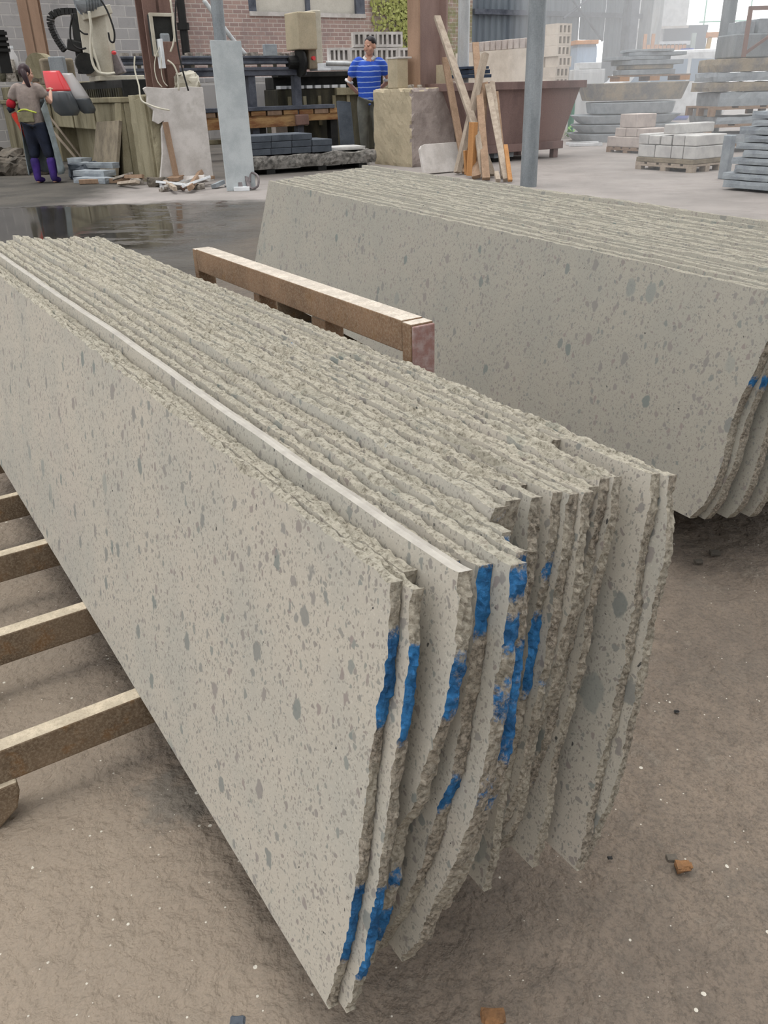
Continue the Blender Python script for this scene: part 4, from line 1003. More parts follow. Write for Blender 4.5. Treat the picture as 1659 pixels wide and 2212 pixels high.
for i, (px, lev) in enumerate(spots):
    y = 19.3; q = D(px, 135, y)
    if hb is None: hb = hollow_block(.34, .2, .27).build('perforated_block', 'concrete'); o = hb
    else: o = hb.copy(); COL.objects.link(o)
    o.location = (q.x - .16, q.y, q.z + lev * .28); o.rotation_euler = (0, 0, R(14))
    tag(o, ['grey perforated block, leftmost on the white sill', 'grey perforated block, second from the left on the white sill', 'grey perforated block on the white sill next to the bent pipe', 'grey perforated block on the sill behind the left shoulder of the man',
            'grey perforated block on the sill behind his neck', 'grey perforated block on the sill at his right collar side', 'grey perforated block on the upper row, leftmost', 'grey perforated block on the upper row behind the face of the man',
            'grey perforated block on the upper row right of his ear', 'grey perforated block on the upper row, second from the right', 'grey perforated block on the sill beside the tan box'][i], 'block', 'perforated blocks on the sill')
# grey timber wedge leaning at the wall above the gantry
o = yard_box('stone_offcut', 'small dark wedge offcut with a pale edge, on the gantry against the brick wall', 'offcut', (575, 95), (600, 121), 16.6, 'greystone', .12, 'thing')
# dark pavers
SB = Vector((-1.98, 14.0, 0))
def paver_stack():
    sb = G(545, 380); 
    me = rough_block(2.15, .9, .175, .03, .05, 41, .03)
    o = link('rough_slab', me, 'rough_dark', None, (sb.x - .05, sb.y, .075), RZ - R(6)); o['kind'] = 'thing'
    tag(o, 'thick rough granite slab on bearers, carrying the blue-black pavers', 'stone slab')
    for k, x in enumerate((.25, 1.1, 1.8)):
        m = MB(); c, s_ = math.cos(RZ - R(6)), math.sin(RZ - R(6)); m.box(0, .14, .05, .8, 0, .072)
        tag(m.build('bearer_block', 'dark', None, (sb.x + x * c, sb.y + x * s_, 0), RZ - R(6), .006), 'dark bearer block under the rough granite slab, ' + ['left one', 'middle one', 'right one'][k], 'bearer')
    c, s_ = math.cos(RZ - R(6)), math.sin(RZ - R(6)); proto = None
    rows = [(4, 0), (4, 0), (3, 0)]; hgt = .092
    for lv, (n, x0) in enumerate(((4, .0), (4, .0), (3, .0))):
        for k in range(n):
            w_ = .335
            if proto is None:
                m = MB(); m.box(0, w_ - .006, 0, .62, 0, hgt - .004); proto = m.build('basalt_paver', 'slate', None, (0, 0, 0), 0, .008); o = proto
            else: o = proto.copy(); COL.objects.link(o)
            lx, ly = .04 + k * w_ + .012 * lv, .12 + .01 * ((k * 7 + lv * 3) % 3)
            o.location = (sb.x + lx * c - ly * s_, sb.y + lx * s_ + ly * c, .262 + lv * hgt); o.rotation_euler = (0, 0, RZ - R(6))
            tag(o, 'blue-black basalt paver stack on the rough slab: %s layer, %s from the left' % (['bottom', 'middle', 'top'][lv], ORD[k]), 'paver', 'basalt pavers on the rough slab')
    m = MB(); lx, ly = 1.40, .2; me = rough_block(.6, .45, .05, .006, .06, 9, .01)
    o = link('stone_sheet', me, 'palestone', None, (sb.x + lx * c - ly * s_, sb.y + lx * s_ + ly * c, .262), RZ - R(6)); tag(o, 'thin pale stone sheet lying right of the basalt pavers', 'stone sheet')
    q = G(770, 357); me = rough_block(.5, .3, .12, .03, .05, 19, .04); tag(link('rubble_stone', me, 'palestone', None, (q.x - .25, q.y - .05, 0), .2), 'pale rubble stone by the right end of the rough slab', 'stone')
    a, b = D(737, 314, 15.3), D(764, 316, 15.3); d = V; up = (Z + U * .25 + V * .20).normalized(); nn = d.cross(up).normalized(); 
    M = Matrix((d, -nn, up)).transposed().to_4x4(); M.translation = Vector((a.x, a.y, .0))
    plate('leaning_slab', 'dark wet slab leaning beside the basalt pavers, left of the man', 'stone slab', [(0, 0), (.26, 0), (.26, .98), (.0, .98)], .05, 'slate', M)['kind'] = 'thing'
paver_stack()

# ------------------------------------------------------------------ concrete block with the wide column, right of the man
BB = Vector((.59, 13.93, 0))
me = rough_block(.88, 1.10, 1.11, .012, .05, 8, .025)
o = link('concrete_block', me, 'concrete_beige', None, BB, RZ); tag(o, 'beige concrete block with a mauve right side, under the wide steel column, beside the man', 'concrete block')
me.materials.append(MAT['concrete_mauve'])
for p in me.polygons:
    if p.normal.y < -.6: p.material_index = 1
q = BB + V * .60 + U * .42
c2 = thing('steel_column', 'wide mauve-brown steel column with a tan flange, standing on the beige concrete block', 'column', (q.x, q.y, 1.112), RZ)
m = MB(); m.box(-.26, -.23, -.14, .16, 0, 5); m.build('flange', 'tancol', c2, bevel=.004)
m = MB(); m.box(-.23, .2, -.05, .05, 0, 5); m.build('web', 'mauvecol', c2)
m = MB(); m.box(.20, .23, -.22, .22, 0, 5); m.build('flange', 'mauvecol', c2, bevel=.004)
q = wx(997, 15.9); m = MB(); m.tube([(q.x, q.y, 0), (q.x, q.y, 6)], .098, 22); tag(m.build('pipe_column', 'palepipe'), 'pale round pipe column just right of the wide steel column', 'column')
# little things on the block
q = BB + U * .35 + V * .02
o = thing('tan_box', 'small tan box with a lid, on the left edge of the beige concrete block', 'box', (q.x, q.y, 1.115), RZ)
m = MB(); m.box(.0, .20, .05, .32, 0, .40); m.build('box_body', 'concrete_beige', o, bevel=.006)
m = MB(); m.box(-.01, .26, .03, .36, .40, .425); m.build('lid', 'concrete', o, bevel=.004)
for i, (du, dv, s_) in enumerate(((.62, .10, .10), (.2, .14, .07), (.12, .3, .06), (.55, .28, .06))):
    q = BB + U * du + V * dv; me = rough_block(s_ * 1.4, s_, s_ * .7, s_ * .15, s_ / 4, 60 + i, s_ * .2)
    tag(link('rubble_chip', me, 'debris', None, (q.x, q.y, 1.108), i), ['stone chip at the back left corner on top of the beige block', 'stone chip before the tan box on the beige block', 'stone chip at the near edge on top of the beige block', 'stone chip behind the tan box on the beige block'][i], 'rubble', 'chips on the beige block')
o = yard_box('stone_offcut', 'beige offcut standing on the beige block, right of the column foot', 'offcut', (950, 140), (972, 186), 14.32, 'concrete_beige', .1, 'thing', .006)
# rounded slab at the foot of the block
q = G(912, 378); d = V; up = (Z + U * .30).normalized(); nn = d.cross(up).normalized()
M = Matrix((d, -nn, up)).transposed().to_4x4(); M.translation = q
plate('stone_plate', 'pale stone plate with a rounded corner, leaning at the foot of the beige block', 'stone plate', [(0, 0), (.72, 0), (.72, .40), (.10, .40), (.04, .385), (.0, .34)], .05, 'concrete', M, .006)

# timbers leaning against the block and column
timbers = [((1062, 384), (944, 36), 13.75, .105, .05, 'wood_grey', 0, 'longest grey timber, leaning far left across the column'),
           ((1006, 378), (961, 126), 13.7, .10, .05, 'wood_brown', 0, 'brown timber with a split top, leftmost of the leaning timbers'),
           ((1050, 392), (1027, 94), 13.6, .10, .05, 'wood_brown', 0, 'upright brown timber in the middle, behind the pale crossing one'),
           ((1030, 388), (1046, 182), 13.2, .13, .06, 'wood_brown', .3, 'wide brown board behind the pale crossing timber'),
           ((988, 378), (1048, 116), 12.9, .125, .075, 'wood_grey', .5, 'pale square timber crossing in front, leaning to the right'),
           ((1017, 385), (1023, 264), 11.95, .115, .07, 'wood_orange', .1, 'short fresh orange timber standing in front'),
           ((1094, 394), (1053, 184), 13.0, .085, .05, 'wood_grey', .2, 'grey timber leaning left toward the wide brown board'),
           ((1088, 388), (1063, 178), 13.1, .075, .05, 'wood_grey', 0, 'thin pale timber on the right of the bundle'),
           ((1089, 386), (1072, 200), 13.1, .07, .05, 'wood_brown', .2, 'thin dark brown timber, second from the right'),
           ((1102, 396), (1092, 314), 11.6, .055, .04, 'wood_orange', 0, 'short orange lath, rightmost of the leaning timbers'),
           ((1045, 388), (1030, 285), 12.0, .08, .04, 'wood_grey', 0, 'short grey board at the foot of the wide brown board'),
           ((1008, 382), (1005, 325), 11.9, .05, .04, 'wood_orange', .3, 'short orange splinter behind the fresh orange timber'),
           ((1076, 396), (1072, 373), 11.4, .06, .05, 'wood_grey', 0, 'stubby timber end standing at the very front of the bundle')]
for i, (a, b, yt, w_, h_, mat, roll, lab) in enumerate(timbers):
    p0 = G(*a); p1 = D(b[0], b[1], max(yt, p0.y + .02)); m = MB()
    d = (p1 - p0); o = thing if False else None
    m.beam((0, 0, .03), p1 - p0 + Z * 0, w_, h_, roll, w_ * .92)
    tag(m.build('leaning_timber', mat, None, p0, 0, .004), lab + ' (leaning on the beige block)' if False else lab, 'timber', 'timbers leaning on the beige block')

# thin slab stack and hopper behind the timbers
p = G(1110, 347) - V * .43
for k in range(10):
    m = MB(); t = .085; e = .012 * ((k * 5) % 4)
    o = None
    me = rough_block(.42 + (.06 if k == 9 else 0), .55, t - .008, .006, .06, 50 + k, .008)
    o = link('stone_sheet', me, 'greystone', None, (p.x + e * V.x, p.y + e * V.y, .0 + .06 + k * t), RZ)
    tag(o, 'grey stone sheet in the stack between timbers and hopper, %s from the bottom' % ORD[k], 'stone sheet', 'stone sheets by the hopper')
m = MB(); m.box(0, .42, .05, .5, 0, .058); tag(m.build('bearer_block', 'dark', None, (p.x, p.y, 0), RZ, .005), 'dark bearer under the stone sheets beside the hopper', 'bearer')
def hopper():
    c = Vector((3.09, 15.17, 0)); wl = -on_line(c, V, 1062, .6)[1]
    h = thing('waste_hopper', 'brown steel waste hopper with sloping ends, behind the pipe column', 'hopper', (c.x, c.y, 0), RZ)
    W0, W1, Dp = -1.75, .05, 1.1
    tp = [(W0 - .45, -.12), (W1 + .30, -.12), (W1 + .30, Dp), (W0 - .45, Dp)]; bt = [(W0, 0), (W1, 0), (W1, Dp - .1), (W0, Dp - .1)]
    zt, zb = 1.07, .16
    vs = [(x, y, zb) for x, y in bt] + [(x, y, zt) for x, y in tp]
    ti = [(x * (1 if True else 1), y, zt) for x, y in [(W0 - .38, -.06), (W1 + .23, -.06), (W1 + .23, Dp - .06), (W0 - .38, Dp - .06)]]
    bi = [(W0 + .08, .06, zb + .06), (W1 - .08, .06, zb + .06), (W1 - .08, Dp - .2, zb + .06), (W0 + .08, Dp - .2, zb + .06)]
    m = MB(); m.add(vs + ti + bi, [(3, 2, 1, 0)] + [(i, (i + 1) % 4, 4 + (i + 1) % 4, 4 + i) for i in range(4)] + [(4 + i, 4 + (i + 1) % 4, 8 + (i + 1) % 4, 8 + i) for i in range(4)] +
              [(8 + i, 8 + (i + 1) % 4, 12 + (i + 1) % 4, 12 + i) for i in range(4)] + [(12, 13, 14, 15)]); m.build('hopper_body', 'hopper', h)
    m = MB(); x0, x1 = W0 - .5, W1 + .36
    m.box(x0, x1, -.2, -.10, zt - .02, zt + .09); m.box(x0, x1, Dp - .02, Dp + .08, zt - .02, zt + .09); m.box(x0, x0 + .1, -.1, Dp, zt - .02, zt + .09); m.box(x1 - .1, x1, -.1, Dp, zt - .02, zt + .09); m.build('rim', 'hopper', h, bevel=.006)
    m = MB(); m.box(W0 - .03, W1 + .06, -.05, .05, zb - .02, zb + .10); m.box(W0 - .03, W1 + .06, Dp - .2, Dp - .1, zb - .02, zb + .10); m.build('skid_beam', 'hopper', h, bevel=.006)
    for x in (W0 + .05, W1 - .12):
        for y in (-.02, Dp - .2):
            m = MB(); m.box(x, x + .1, y, y + .1, 0, zb); m.build('leg', 'hopper', h, bevel=.004)
    g = thing('glass_sheets', 'dark greenish sheets lying on the rim of the brown hopper, behind the timbers', 'sheets', D(1020, 168, 15.6), RZ)
    m = MB(); m.box(-.1, .42, 0, .5, 0, .05); m.box(-.06, .40, .02, .45, .06, .12); m.box(-.1, .36, .0, .5, .13, .17); m.build('sheet_pack', 'navy', g, bevel=.004)
hopper()
q = wx(1141, 10.75); m = MB(); m.tube([(q.x, q.y, 0), (q.x, q.y, 6)], .100, 28); tag(m.build('pipe_column', 'greysteel', smooth=False), 'round grey pipe column in front of the brown hopper, nearest of the pipe columns', 'column')
COL.objects[-1]
# masonry wall and the pile of hollow blocks behind the hopper
BW = Vector((4.21, 20.53, 0))
def cream_wall():
    z = zat(BW + U * 1.5, 106)
    m = MB(); m.box(-.2, 0, .42, 3.6, 0, z); o = m.build('wall_masonry', 'blockcream', None, BW, RZ); struct(o)
    proto = None; k = 0; x = .84
    while x < 3.5:
        if proto is None: m = MB(); m.box(-.2, .0, 0, .16, 0, .20); proto = m.build('loose_brick', 'pinkstone', None, (0, 0, 0), RZ, .01); o = proto
        else: o = proto.copy(); COL.objects.link(o)
        q = BW + U * x; o.location = (q.x, q.y, z + .002); o.rotation_euler = (0, 0, RZ)
        tag(o, 'cream brick on edge atop the cream wall, %s from the hollow-block pier' % ORD[k], 'brick', 'bricks on the cream wall'); k += 1; x += .21
    n = 11; hb2 = None
    for k in range(n):
        if hb2 is None: hb2 = hollow_block(.40, .40, .205, 3).build('hollow_block', 'blockcream'); o = hb2
        else: o = hb2.copy(); COL.objects.link(o)
        o.location = BW + Z * (.207 * k) + V * (.05 * ((k * 3) % 4 == 1)) - V * .2; o.rotation_euler = (0, 0, RZ)
        tag(o, 'cream hollow block in the tall pier behind the hopper, %s from the ground' % ORD[k], 'hollow block', 'hollow blocks in the pier')
    for k, (du, lv) in enumerate(((.41, n - 2), (.41, n - 1))):
        o = hb2.copy(); COL.objects.link(o); o.location = BW + U * du + Z * (z + .003 + .207 * k) - V * .2; o.rotation_euler = (0, 0, RZ)
        tag(o, 'cream hollow block set back behind the top of the pier, ' + ['lower of two', 'upper of two'][k], 'hollow block', 'hollow blocks in the pier')
MAT['blockcream'] = worn('cream_blockwork', sr(226, 214, 200), sr(206, 194, 180), 2, .9, 0, .2, 25, sr(190, 178, 166), .3)
cream_wall()

# ------------------------------------------------------------------ right: stone stacks on the pale floor
def irregular(cx, cy, rx, ry, n, seed, jit=.12):
    rr = random.Random(seed); return [(cx + rx * math.copysign(abs(math.cos(a)) ** .5, math.cos(a)) * (1 - jit * rr.random()), cy + ry * math.copysign(abs(math.sin(a)) ** .5, math.sin(a)) * (1 - jit * rr.random()))
                                      for a in [2 * math.pi * (i + .3 * rr.random()) / n for i in range(n)]]
def big_stack():
    y = 18.9; c = wx(1368, y + .7); lv = lambda py: zat((c.x, y - .2), py)
    layers = [(1243, 1488, 312, 286, 'greystone', 'bottom slab'), (1238, 1490, 285, 267, 'greystone', 'second slab from the bottom'), (1234, 1482, 266, 246, 'greystone', 'third from the bottom, jutting out left'),
              (1274, 1473, 245, 218, 'greystone', 'fourth from the bottom, set in'), (1254, 1502, 216, 174, 'brownface', 'topmost, with a brown split face')]
    for i, (x0, x1, yb, yt, mat, lab) in enumerate(layers):
        a, b = wx(x0, y - .2), wx(x1, y - .2); cxm = (a.x + b.x) / 2; rx = (b.x - a.x) / 2
        z0, z1 = lv(yb), lv(yt)
        m = MB(); top = irregular(0, 0, rx, .75, 14, 20 + i); n = len(top)
        k0 = .82 if i < 3 else (.95 if i == 3 else .88)
        vs = [(p[0] * k0, p[1] * .95, 0) for p in top] + [(p[0], p[1], (z1 - z0) * .93) for p in top]
        m.add(vs, [tuple(range(n - 1, -1, -1)), tuple(range(n, 2 * n))] + [(j, (j + 1) % n, n + (j + 1) % n, n + j) for j in range(n)])
        o = m.build('rough_slab', mat, None, (cxm, y + .55, z0), 0, .02); o['kind'] = 'thing'
        tag(o, 'thick stone slab in the big stack, ' + lab, 'stone slab', 'slabs of the big stack')
    m = MB()
    for k in range(2): m.box(-.9 + k * 1.3, -.7 + k * 1.3, -.4, .4, 0, max(.05, lv(312)))
    tag(m.build('bearer', 'dark', None, (c.x, y + .5, 0)), 'dark bearers under the bottom slab of the big stack', 'bearer')
    # small pallet and thin slabs on top
    zp = lv(174); p = thing('timber_pallet', 'small orange-brown timber pallet on top of the big stack', 'pallet', (c.x + .12, y + .5, zp))
    m = MB(); m.box(-.75, .75, -.4, .4, .08, .11); m.build('deck', 'wood_brown', p)
    for k in range(3): m = MB(); m.box(-.7 + k * .62, -.5 + k * .62, -.4, .4, 0, .08); m.build('runner', 'wood_orange', p)
    z = zp + .115
    for k, (x0, x1, h_) in enumerate(((1322, 1462, .10), (1330, 1455, .08), (1318, 1470, .09), (1302, 1440, .07), (1340, 1473, .07), (1335, 1450, .05))):
        a, b = wx(x0, y), wx(x1, y); L = b.x - a.x; poly = irregular(0, 0, L / 2, .5, 12, 90 + k, .18)
        m = MB(); m.prism(poly, 0, h_ * .9); tag(m.build('stone_sheet', 'brownface' if k == 1 else 'greystone', None, ((a.x + b.x) / 2, y + .55, z), 0, .006), 'ragged dark stone sheet on the small pallet, %s from the bottom' % ORD[k], 'stone sheet', 'ragged sheets on the small pallet'); z += h_
big_stack()
def pallet(name, label, base, lx, ly, rz, h_=.13, mat='wood_grey', n=3):
    p = thing(name, label, 'pallet', base, rz)
    k = 5
    for i in range(k): m = MB(); w_ = lx / k * .8; x = i * (lx - w_) / (k - 1); m.box(x, x + w_, 0, ly, h_ - .025, h_); m.build('deck_board', mat, p)
    for j in range(n):
        y = j * (ly - .09) / (n - 1); m = MB(); m.box(0, lx, y, y + .09, h_ - .05, h_ - .0255); m.build('cross_bearer', mat, p)
        for i in range(3): x = i * (lx - .1) / 2; m = MB(); m.box(x, x + .1, y, y + .09, 0, h_ - .0505); m.build('foot', mat, p)
    return p
def blocks_right():
    c = G(1494, 374); Lu = on_line(c, U, 1374, .1)[1]; Lv = on_line(c, V, 1562, .1)[1]
    Lu, Lv = .98, .64
    rz = RZ + R(90)                      # local x = U, local y = -V
    pallet('timber_pallet', 'grey timber pallet under the pale granite blocks, right of centre', c + V * Lv, Lu, Lv, rz, .10)
    proto = {}
    def blk(u0, lu, v0, lv_, z0, h_, lab, mat='palestone', grp='granite blocks on the near pallet', org=c, zb=.132):
        m = MB(); m.box(0, lu - .012, 0, lv_ - .01, 0, h_ - .006)
        o = m.build('granite_block', mat, None, (0, 0, 0), 0, .012); p = org + U * u0 + V * (v0 + lv_); o.location = (p.x, p.y, zb + z0); o.rotation_euler = (0, 0, rz)
        tag(o, lab, 'stone block', grp)
    ws = [(0, .20), (.20, .20), (.40, .28), (.68, .30)]
    hB, hT = .165, .135
    m = MB(); m.box(0, Lu, 0, Lv, 0, .06); q = c + V * Lv; tag(m.build('packing_sheet', 'plaster', None, (q.x, q.y, .102), rz, .01), 'dusty packing board between the near pallet and its granite blocks', 'board')
    zb = .164
    for k, (u0, w_) in enumerate(ws): blk(u0, w_, 0, Lv, 0, hB, 'pale granite block on the near pallet, bottom layer, %s from the right' % ORD[k], zb=zb)
    for k, (u0, w_) in enumerate([(0, .20), (.20, .20), (.41, .19), (.61, .20), (.81, .18)]): blk(u0, w_, .0, Lv, hB, hT * (.9 if k in (2, 3) else 1), 'pale granite block on the near pallet, middle layer, %s from the right' % ORD[k], zb=zb)
    blk(.38, .19, .0, .85, hB + hT, .13, 'long pale granite block lying alone on top of the near pallet load', zb=zb)
    # farther pink blocks
    c2 = G(1392, 333); pallet('timber_pallet', 'low dark pallet under the pinkish blocks, left of the near pallet', c2 + V * .6, .88, .6, rz, .09, 'wood_brown')
    g = 'pinkish blocks on the far pallet'
    blk(.0, .90, 0, .6, 0, .17, 'long pinkish block at the bottom of the far pallet load', 'pinkstone', g, c2, .093)
    for k in range(3): blk(.0 + k * .25, .25, .02, .5, .17, .14, 'pinkish block in the middle layer of the far pallet, %s from the right' % ORD[k], 'pinkstone', g, c2, .093)
    blk(.28, .40, .04, .5, .31, .22, 'tall pinkish block on top of the far pallet load', 'pinkstone', g, c2, .093)
blocks_right()
def right_stack():
    c = Vector((3.92, 9.85, 0)); rz = math.atan2(-U.y, -U.x)
    ex = [0, .04, .10, .13, .20, .16, .18, .17, .24, .30]; hs = [.085, .075, .085, .075, .08, .07, .075, .085, .07, .08]; z = .03
    for k in range(10):
        o_ = -.02 + ex[k] - .06 * (k % 2); me = rough_block(1.5 - ex[k], .9, hs[k] - .010, .006, .06, 200 + k, .012)
        p = c - U * o_; ob = link('stone_sheet', me, 'greystone', None, (p.x, p.y, z), rz); z += hs[k]
        tag(ob, 'thick grey granite sheet in the stack at the right edge, %s from the bottom' % ORD[k], 'stone sheet', 'granite sheets at the right edge')
    m = MB(); m.box(.25, 1.4, .1, .8, 0, .028); tag(m.build('bearer', 'dark', None, c, rz), 'dark bearer under the granite sheets at the right edge', 'bearer')
    q = G(1567, 388); m = MB(); m.box(0, .09, 0, .12, 0, .50); tag(m.build('granite_block', 'greystone', None, q, RZ, .01), 'upright blue-grey block behind the granite sheets at the right edge', 'stone block')
right_stack()
def far_pallets():
    c = G(1530, 330); y = c.y - .1
    # local frame follows the yard; front looks at the camera
    z = 0; items = [('p', 1526, .14), ('s', 1540, .16), ('p', 1524, .14), ('s', 1545, .12), ('p', 1532, .15), ('s', 1550, .22), ('s', 1540, .15), ('s', 1548, .14), ('s', 1556, .20)]
    ks = kp = 0
    for k, (t, px, h_) in enumerate(items):
        q = wx(px, y, z)
        if t == 'p':
            pallet('timber_pallet', 'dark slatted pallet in the tall load at the right edge, ' + ['lowest', 'middle', 'uppermost'][kp] + ' of three', (q.x, q.y, z), 2.3, 1.0, R(4), h_, 'wood_brown'); kp += 1
        else:
            me = rough_block(2.2, .9, h_ - .012, .015, .10, 120 + k, .02); tag(link('stone_sheet', me, 'greystone' if k % 2 else 'brownface', None, (q.x, q.y, z), R(4)), 'dark stone sheet in the tall pallet load at the right edge, %s from the bottom' % ORD[ks], 'stone sheet', 'sheets in the tall pallet load'); ks += 1
        z += h_
    q = wx(1588, y, z)
    o = thing('stone_crate', 'grey crate of upright stone pieces on the tall pallet load, behind the rusty frame', 'crate', (q.x, q.y + .1, z), R(4))
    m = MB(); m.box(0, 1.5, 0, .7, 0, .34); m.build('crate_body', 'greysteel', o, bevel=.02)
    for k in range(5): m = MB(); m.box(.12 + k * .26, .32 + k * .26, .05, .6, .34, .52 + .03 * (k % 2)); m.build('stone_piece', 'greystone', o, bevel=.01)
    fr = thing('steel_stand', 'rusty steel frame with a diagonal brace, standing in front of the grey crate', 'frame', (q.x + .02, q.y - .12, z), R(2))
    h_ = zat((q.x, q.y - .12), 22) - z
    for x in (.05, .70): m = MB(); m.box(x, x + .055, 0, .055, 0, h_); m.build('upright', 'rustbrown', fr)
    m = MB(); m.box(.05, 1.2, 0, .055, h_, h_ + .055); m.build('top_bar', 'rustbrown', fr)
    m = MB(); m.beam((.09, .03, .05), (.72, .03, h_ * .72), .05, .04); m.build('diagonal_brace', 'rustbrown', fr)
    q = wx(1533, 16.5, 0); m = MB(); m.tube([(q.x, q.y, 0), (q.x, q.y, 6)], .12, 22); tag(m.build('pipe_column', 'greysteel'), 'round grey pipe column at the right, beside the white van', 'column')
far_pallets()
# ------------------------------------------------------------------ outside the shed, right
def outside():
    # white van
    q = wx(1430, 23.4); v = thing('white_van', 'white van parked outside behind the big stone stack', 'van', (q.x, q.y, 0), R(4)); v.scale = (-.74, .8, .88)
    prof = [(-2.2, .35), (-2.2, 1.55), (-2.05, 1.98), (-1.6, 2.06), (.4, 2.04), (1.0, 1.86), (1.55, 1.30), (2.25, 1.05), (2.35, .75), (2.35, .35)]
    M = Matrix.Rotation(R(90), 4, 'X'); m = MB(); m.prism(prof, -1.7, 0, M); m.build('van_body', 'white', v, bevel=.08)
    for pts in ([(-1.8, 1.25), (-1.75, 1.80), (-.75, 1.82), (-.75, 1.25)], [(-.62, 1.25), (-.62, 1.82), (.35, 1.80), (.62, 1.25)], [(.72, 1.25), (.48, 1.76), (.86, 1.70), (1.32, 1.25)]):
        m = MB(); m.prism(pts, -.005, .012, M); m.build('side_window', 'glass', v)
    for x in (-1.35, 1.45):
        m = MB(); m.tube([(x, -.02, .34), (x, .2, .34)], .34, 22); m.build('wheel', 'blackrubber', v)
    # house-like container with dark opening
    q = wx(1400, 36, 0); L = wx(1600, 36, 0).x - q.x
    b = thing('site_cabin', 'white site cabin with a dark open front, beyond the yard', 'cabin', (q.x, q.y, 0), R(0))
    z = [zat((q.x, 36), t) for t in (52, 108)]
    m = MB(); m.box(-.6, 1.1, 0, 3, z[0] - .1, 9); m.build('upper_wall', 'white', b)
    m = MB(); m.box(-.2, .5, .3, 3, 0, z[0] - .1); m.build('post_wall', 'white', b)
    m = MB(); m.box(.35, 2.0, .2, .4, z[1] - .6, z[0] - .05); m.build('dark_panel', 'navy', b)
    m = MB(); m.box(-.62, 1.15, -.1, .0, z[0] - .16, z[0] - .08); m.build('eave', 'concrete', b)
    # low orange rail fence
    q = wx(1372, 30, 0); zf = [zat((q.x, 30), t) for t in (97, 130)]
    f = thing('rail_fence', 'orange timber rail fence with a white top, beyond the big stone stack', 'fence', (q.x, q.y, 0))
    L = wx(1470, 30, 0).x - q.x
    m = MB(); m.box(L * .35, L, -.03, .03, zf[0] - .03, zf[0] + .08); m.build('top_rail', 'white', f)
    for k in range(11): m = MB(); x = k * (L * .85) / 10; m.box(x, x + .10, -.03, .03, 0, zf[0] + (.3 * (k in (0, 2)))); m.build('baluster', 'orange', f)
    q = wx(1465, 29); zb = [zat((q.x, 29), t) for t in (108, 130)]
    b2 = thing('blue_barrel', 'blue plastic barrel at the right end of the orange rail fence', 'barrel', (q.x, q.y, 0))
    m = MB(); m.tube([(0, 0, 0), (0, 0, .06), (0, 0, zb[0] - .1), (0, 0, zb[0])], [.26, .31, .31, .27], 18); m.build('barrel_body', 'bluebarrel', b2)
    m = MB(); m.tube([(0, 0, zb[0]), (0, 0, zb[0] + .04)], .2, 14); m.build('lid', 'bluebarrel', b2)
    # tall grey-green board and lower boards
    o = yard_box('sheet_panel', 'tall grey-green sheet panel standing right of the dark cabin front', 'panel', (1484, 20), (1512, 165), 31, 'panelgreen', .1, None, .01, None, 0); o.location.z = 0; o.scale.z = 1.3
    o = yard_box('sheet_panel', 'wide translucent green sheet panel behind the yellow timber frame', 'panel', (1478, 97), (1556, 170), 31.5, 'panelgreen', .1, None, .01, None, 0); o.location.z = 0; o.scale.z = 1.3
    t = thing('timber_trestle', 'yellow timber trestle frame standing left of the right pipe column', 'trestle', (wx(1507, 27).x, 27, 0))
    q0 = wx(1507, 27); zt = zat((q0.x, 27), 80); w_ = wx(1550, 27).x - q0.x
    for x, dx in ((0, .12), (w_, -.02)): m = MB(); m.beam((x - dx, 0, 0), (x + .02, 0, zt), .12, .10); m.build('leg', 'yellow', t)
    m = MB(); m.box(-.08, w_ + .1, -.06, .06, zt - .02, zt + .12); m.build('top_bar', 'orange', t)
    o = thing('scaffold', 'thin green scaffold tubes standing beyond the timber trestle', 'scaffold', (wx(1545, 40).x, 40, 0))
    for x in (-1.0, 0, .9): m = MB(); m.tube([(x, 0, 0), (x, 0, 4.3)], .03, 8); m.build('upright_tube', 'scaffold', o)
    for z_ in (2.2, 3.3): m = MB(); m.tube([(-1.2, 0, z_), (1.2, 0, z_)], .03, 8); m.build('ledger_tube', 'scaffold', o)
    # gap between pier and stanchion: green post, tarp stack, stone blocks
    q = wx(1231, 21.6); m = MB(); m.tube([(q.x, q.y, 0), (q.x, q.y, zat(q, 185))], .07, 12); tag(m.build('green_post', 'green'), 'short green post beside the hollow-block pier', 'post')['kind'] = 'thing'
    for k, (a, b_, lab) in enumerate((((1240, 150), (1308, 168), 'pale stone block jutting out right of the hollow-block pier, lower'), ((1246, 130), (1294, 144), 'pale stone block right of the hollow-block pier, upper'))):
        o = yard_box('granite_block', lab, 'stone block', a, b_, 22.5 + k * .3, 'white', .6, None, .01, None, 0)
        o.location.z = 0 if k == 0 else o.location.z
        if k == 0: o.scale.z = (zat(o.location, 150)) / max(.01, o.dimensions.z); ztop = zat(o.location, 150)
        else: o.location.z = ztop + .002; o.location.y -= .3
    o = yard_box('tarp_stack', 'blue-white covered stack seen through the gap under the cladding', 'stack', (1245, 96), (1292, 128), 24.5, 'tarp', .8, None, .04, None, 0)
    h0 = zat(o.location, 96); o.scale.z = h0 / o.dimensions.z; o.location.z = 0
    o = yard_box('timber_board', 'orange timber boards lying on the covered stack under the cladding', 'timber', (1243, 87), (1294, 96), 24.4, 'orange', .8, None, .01, None, 0)
    for k in range(2):
        q = G(1262 - 6 * k, 316 + 0 * k); m = MB(); m.beam((q.x - .3 + .1 * k, q.y + .5 * k, .03), (q.x + .35 + .1 * k, q.y + .5 * k, .03), .09, .05); tag(m.build('stone_strip', 'white'), 'white stone strip on the floor left of the big stack, ' + ['nearer', 'farther'][k], 'stone strip')
    b = MB(); rr = random.Random(9)
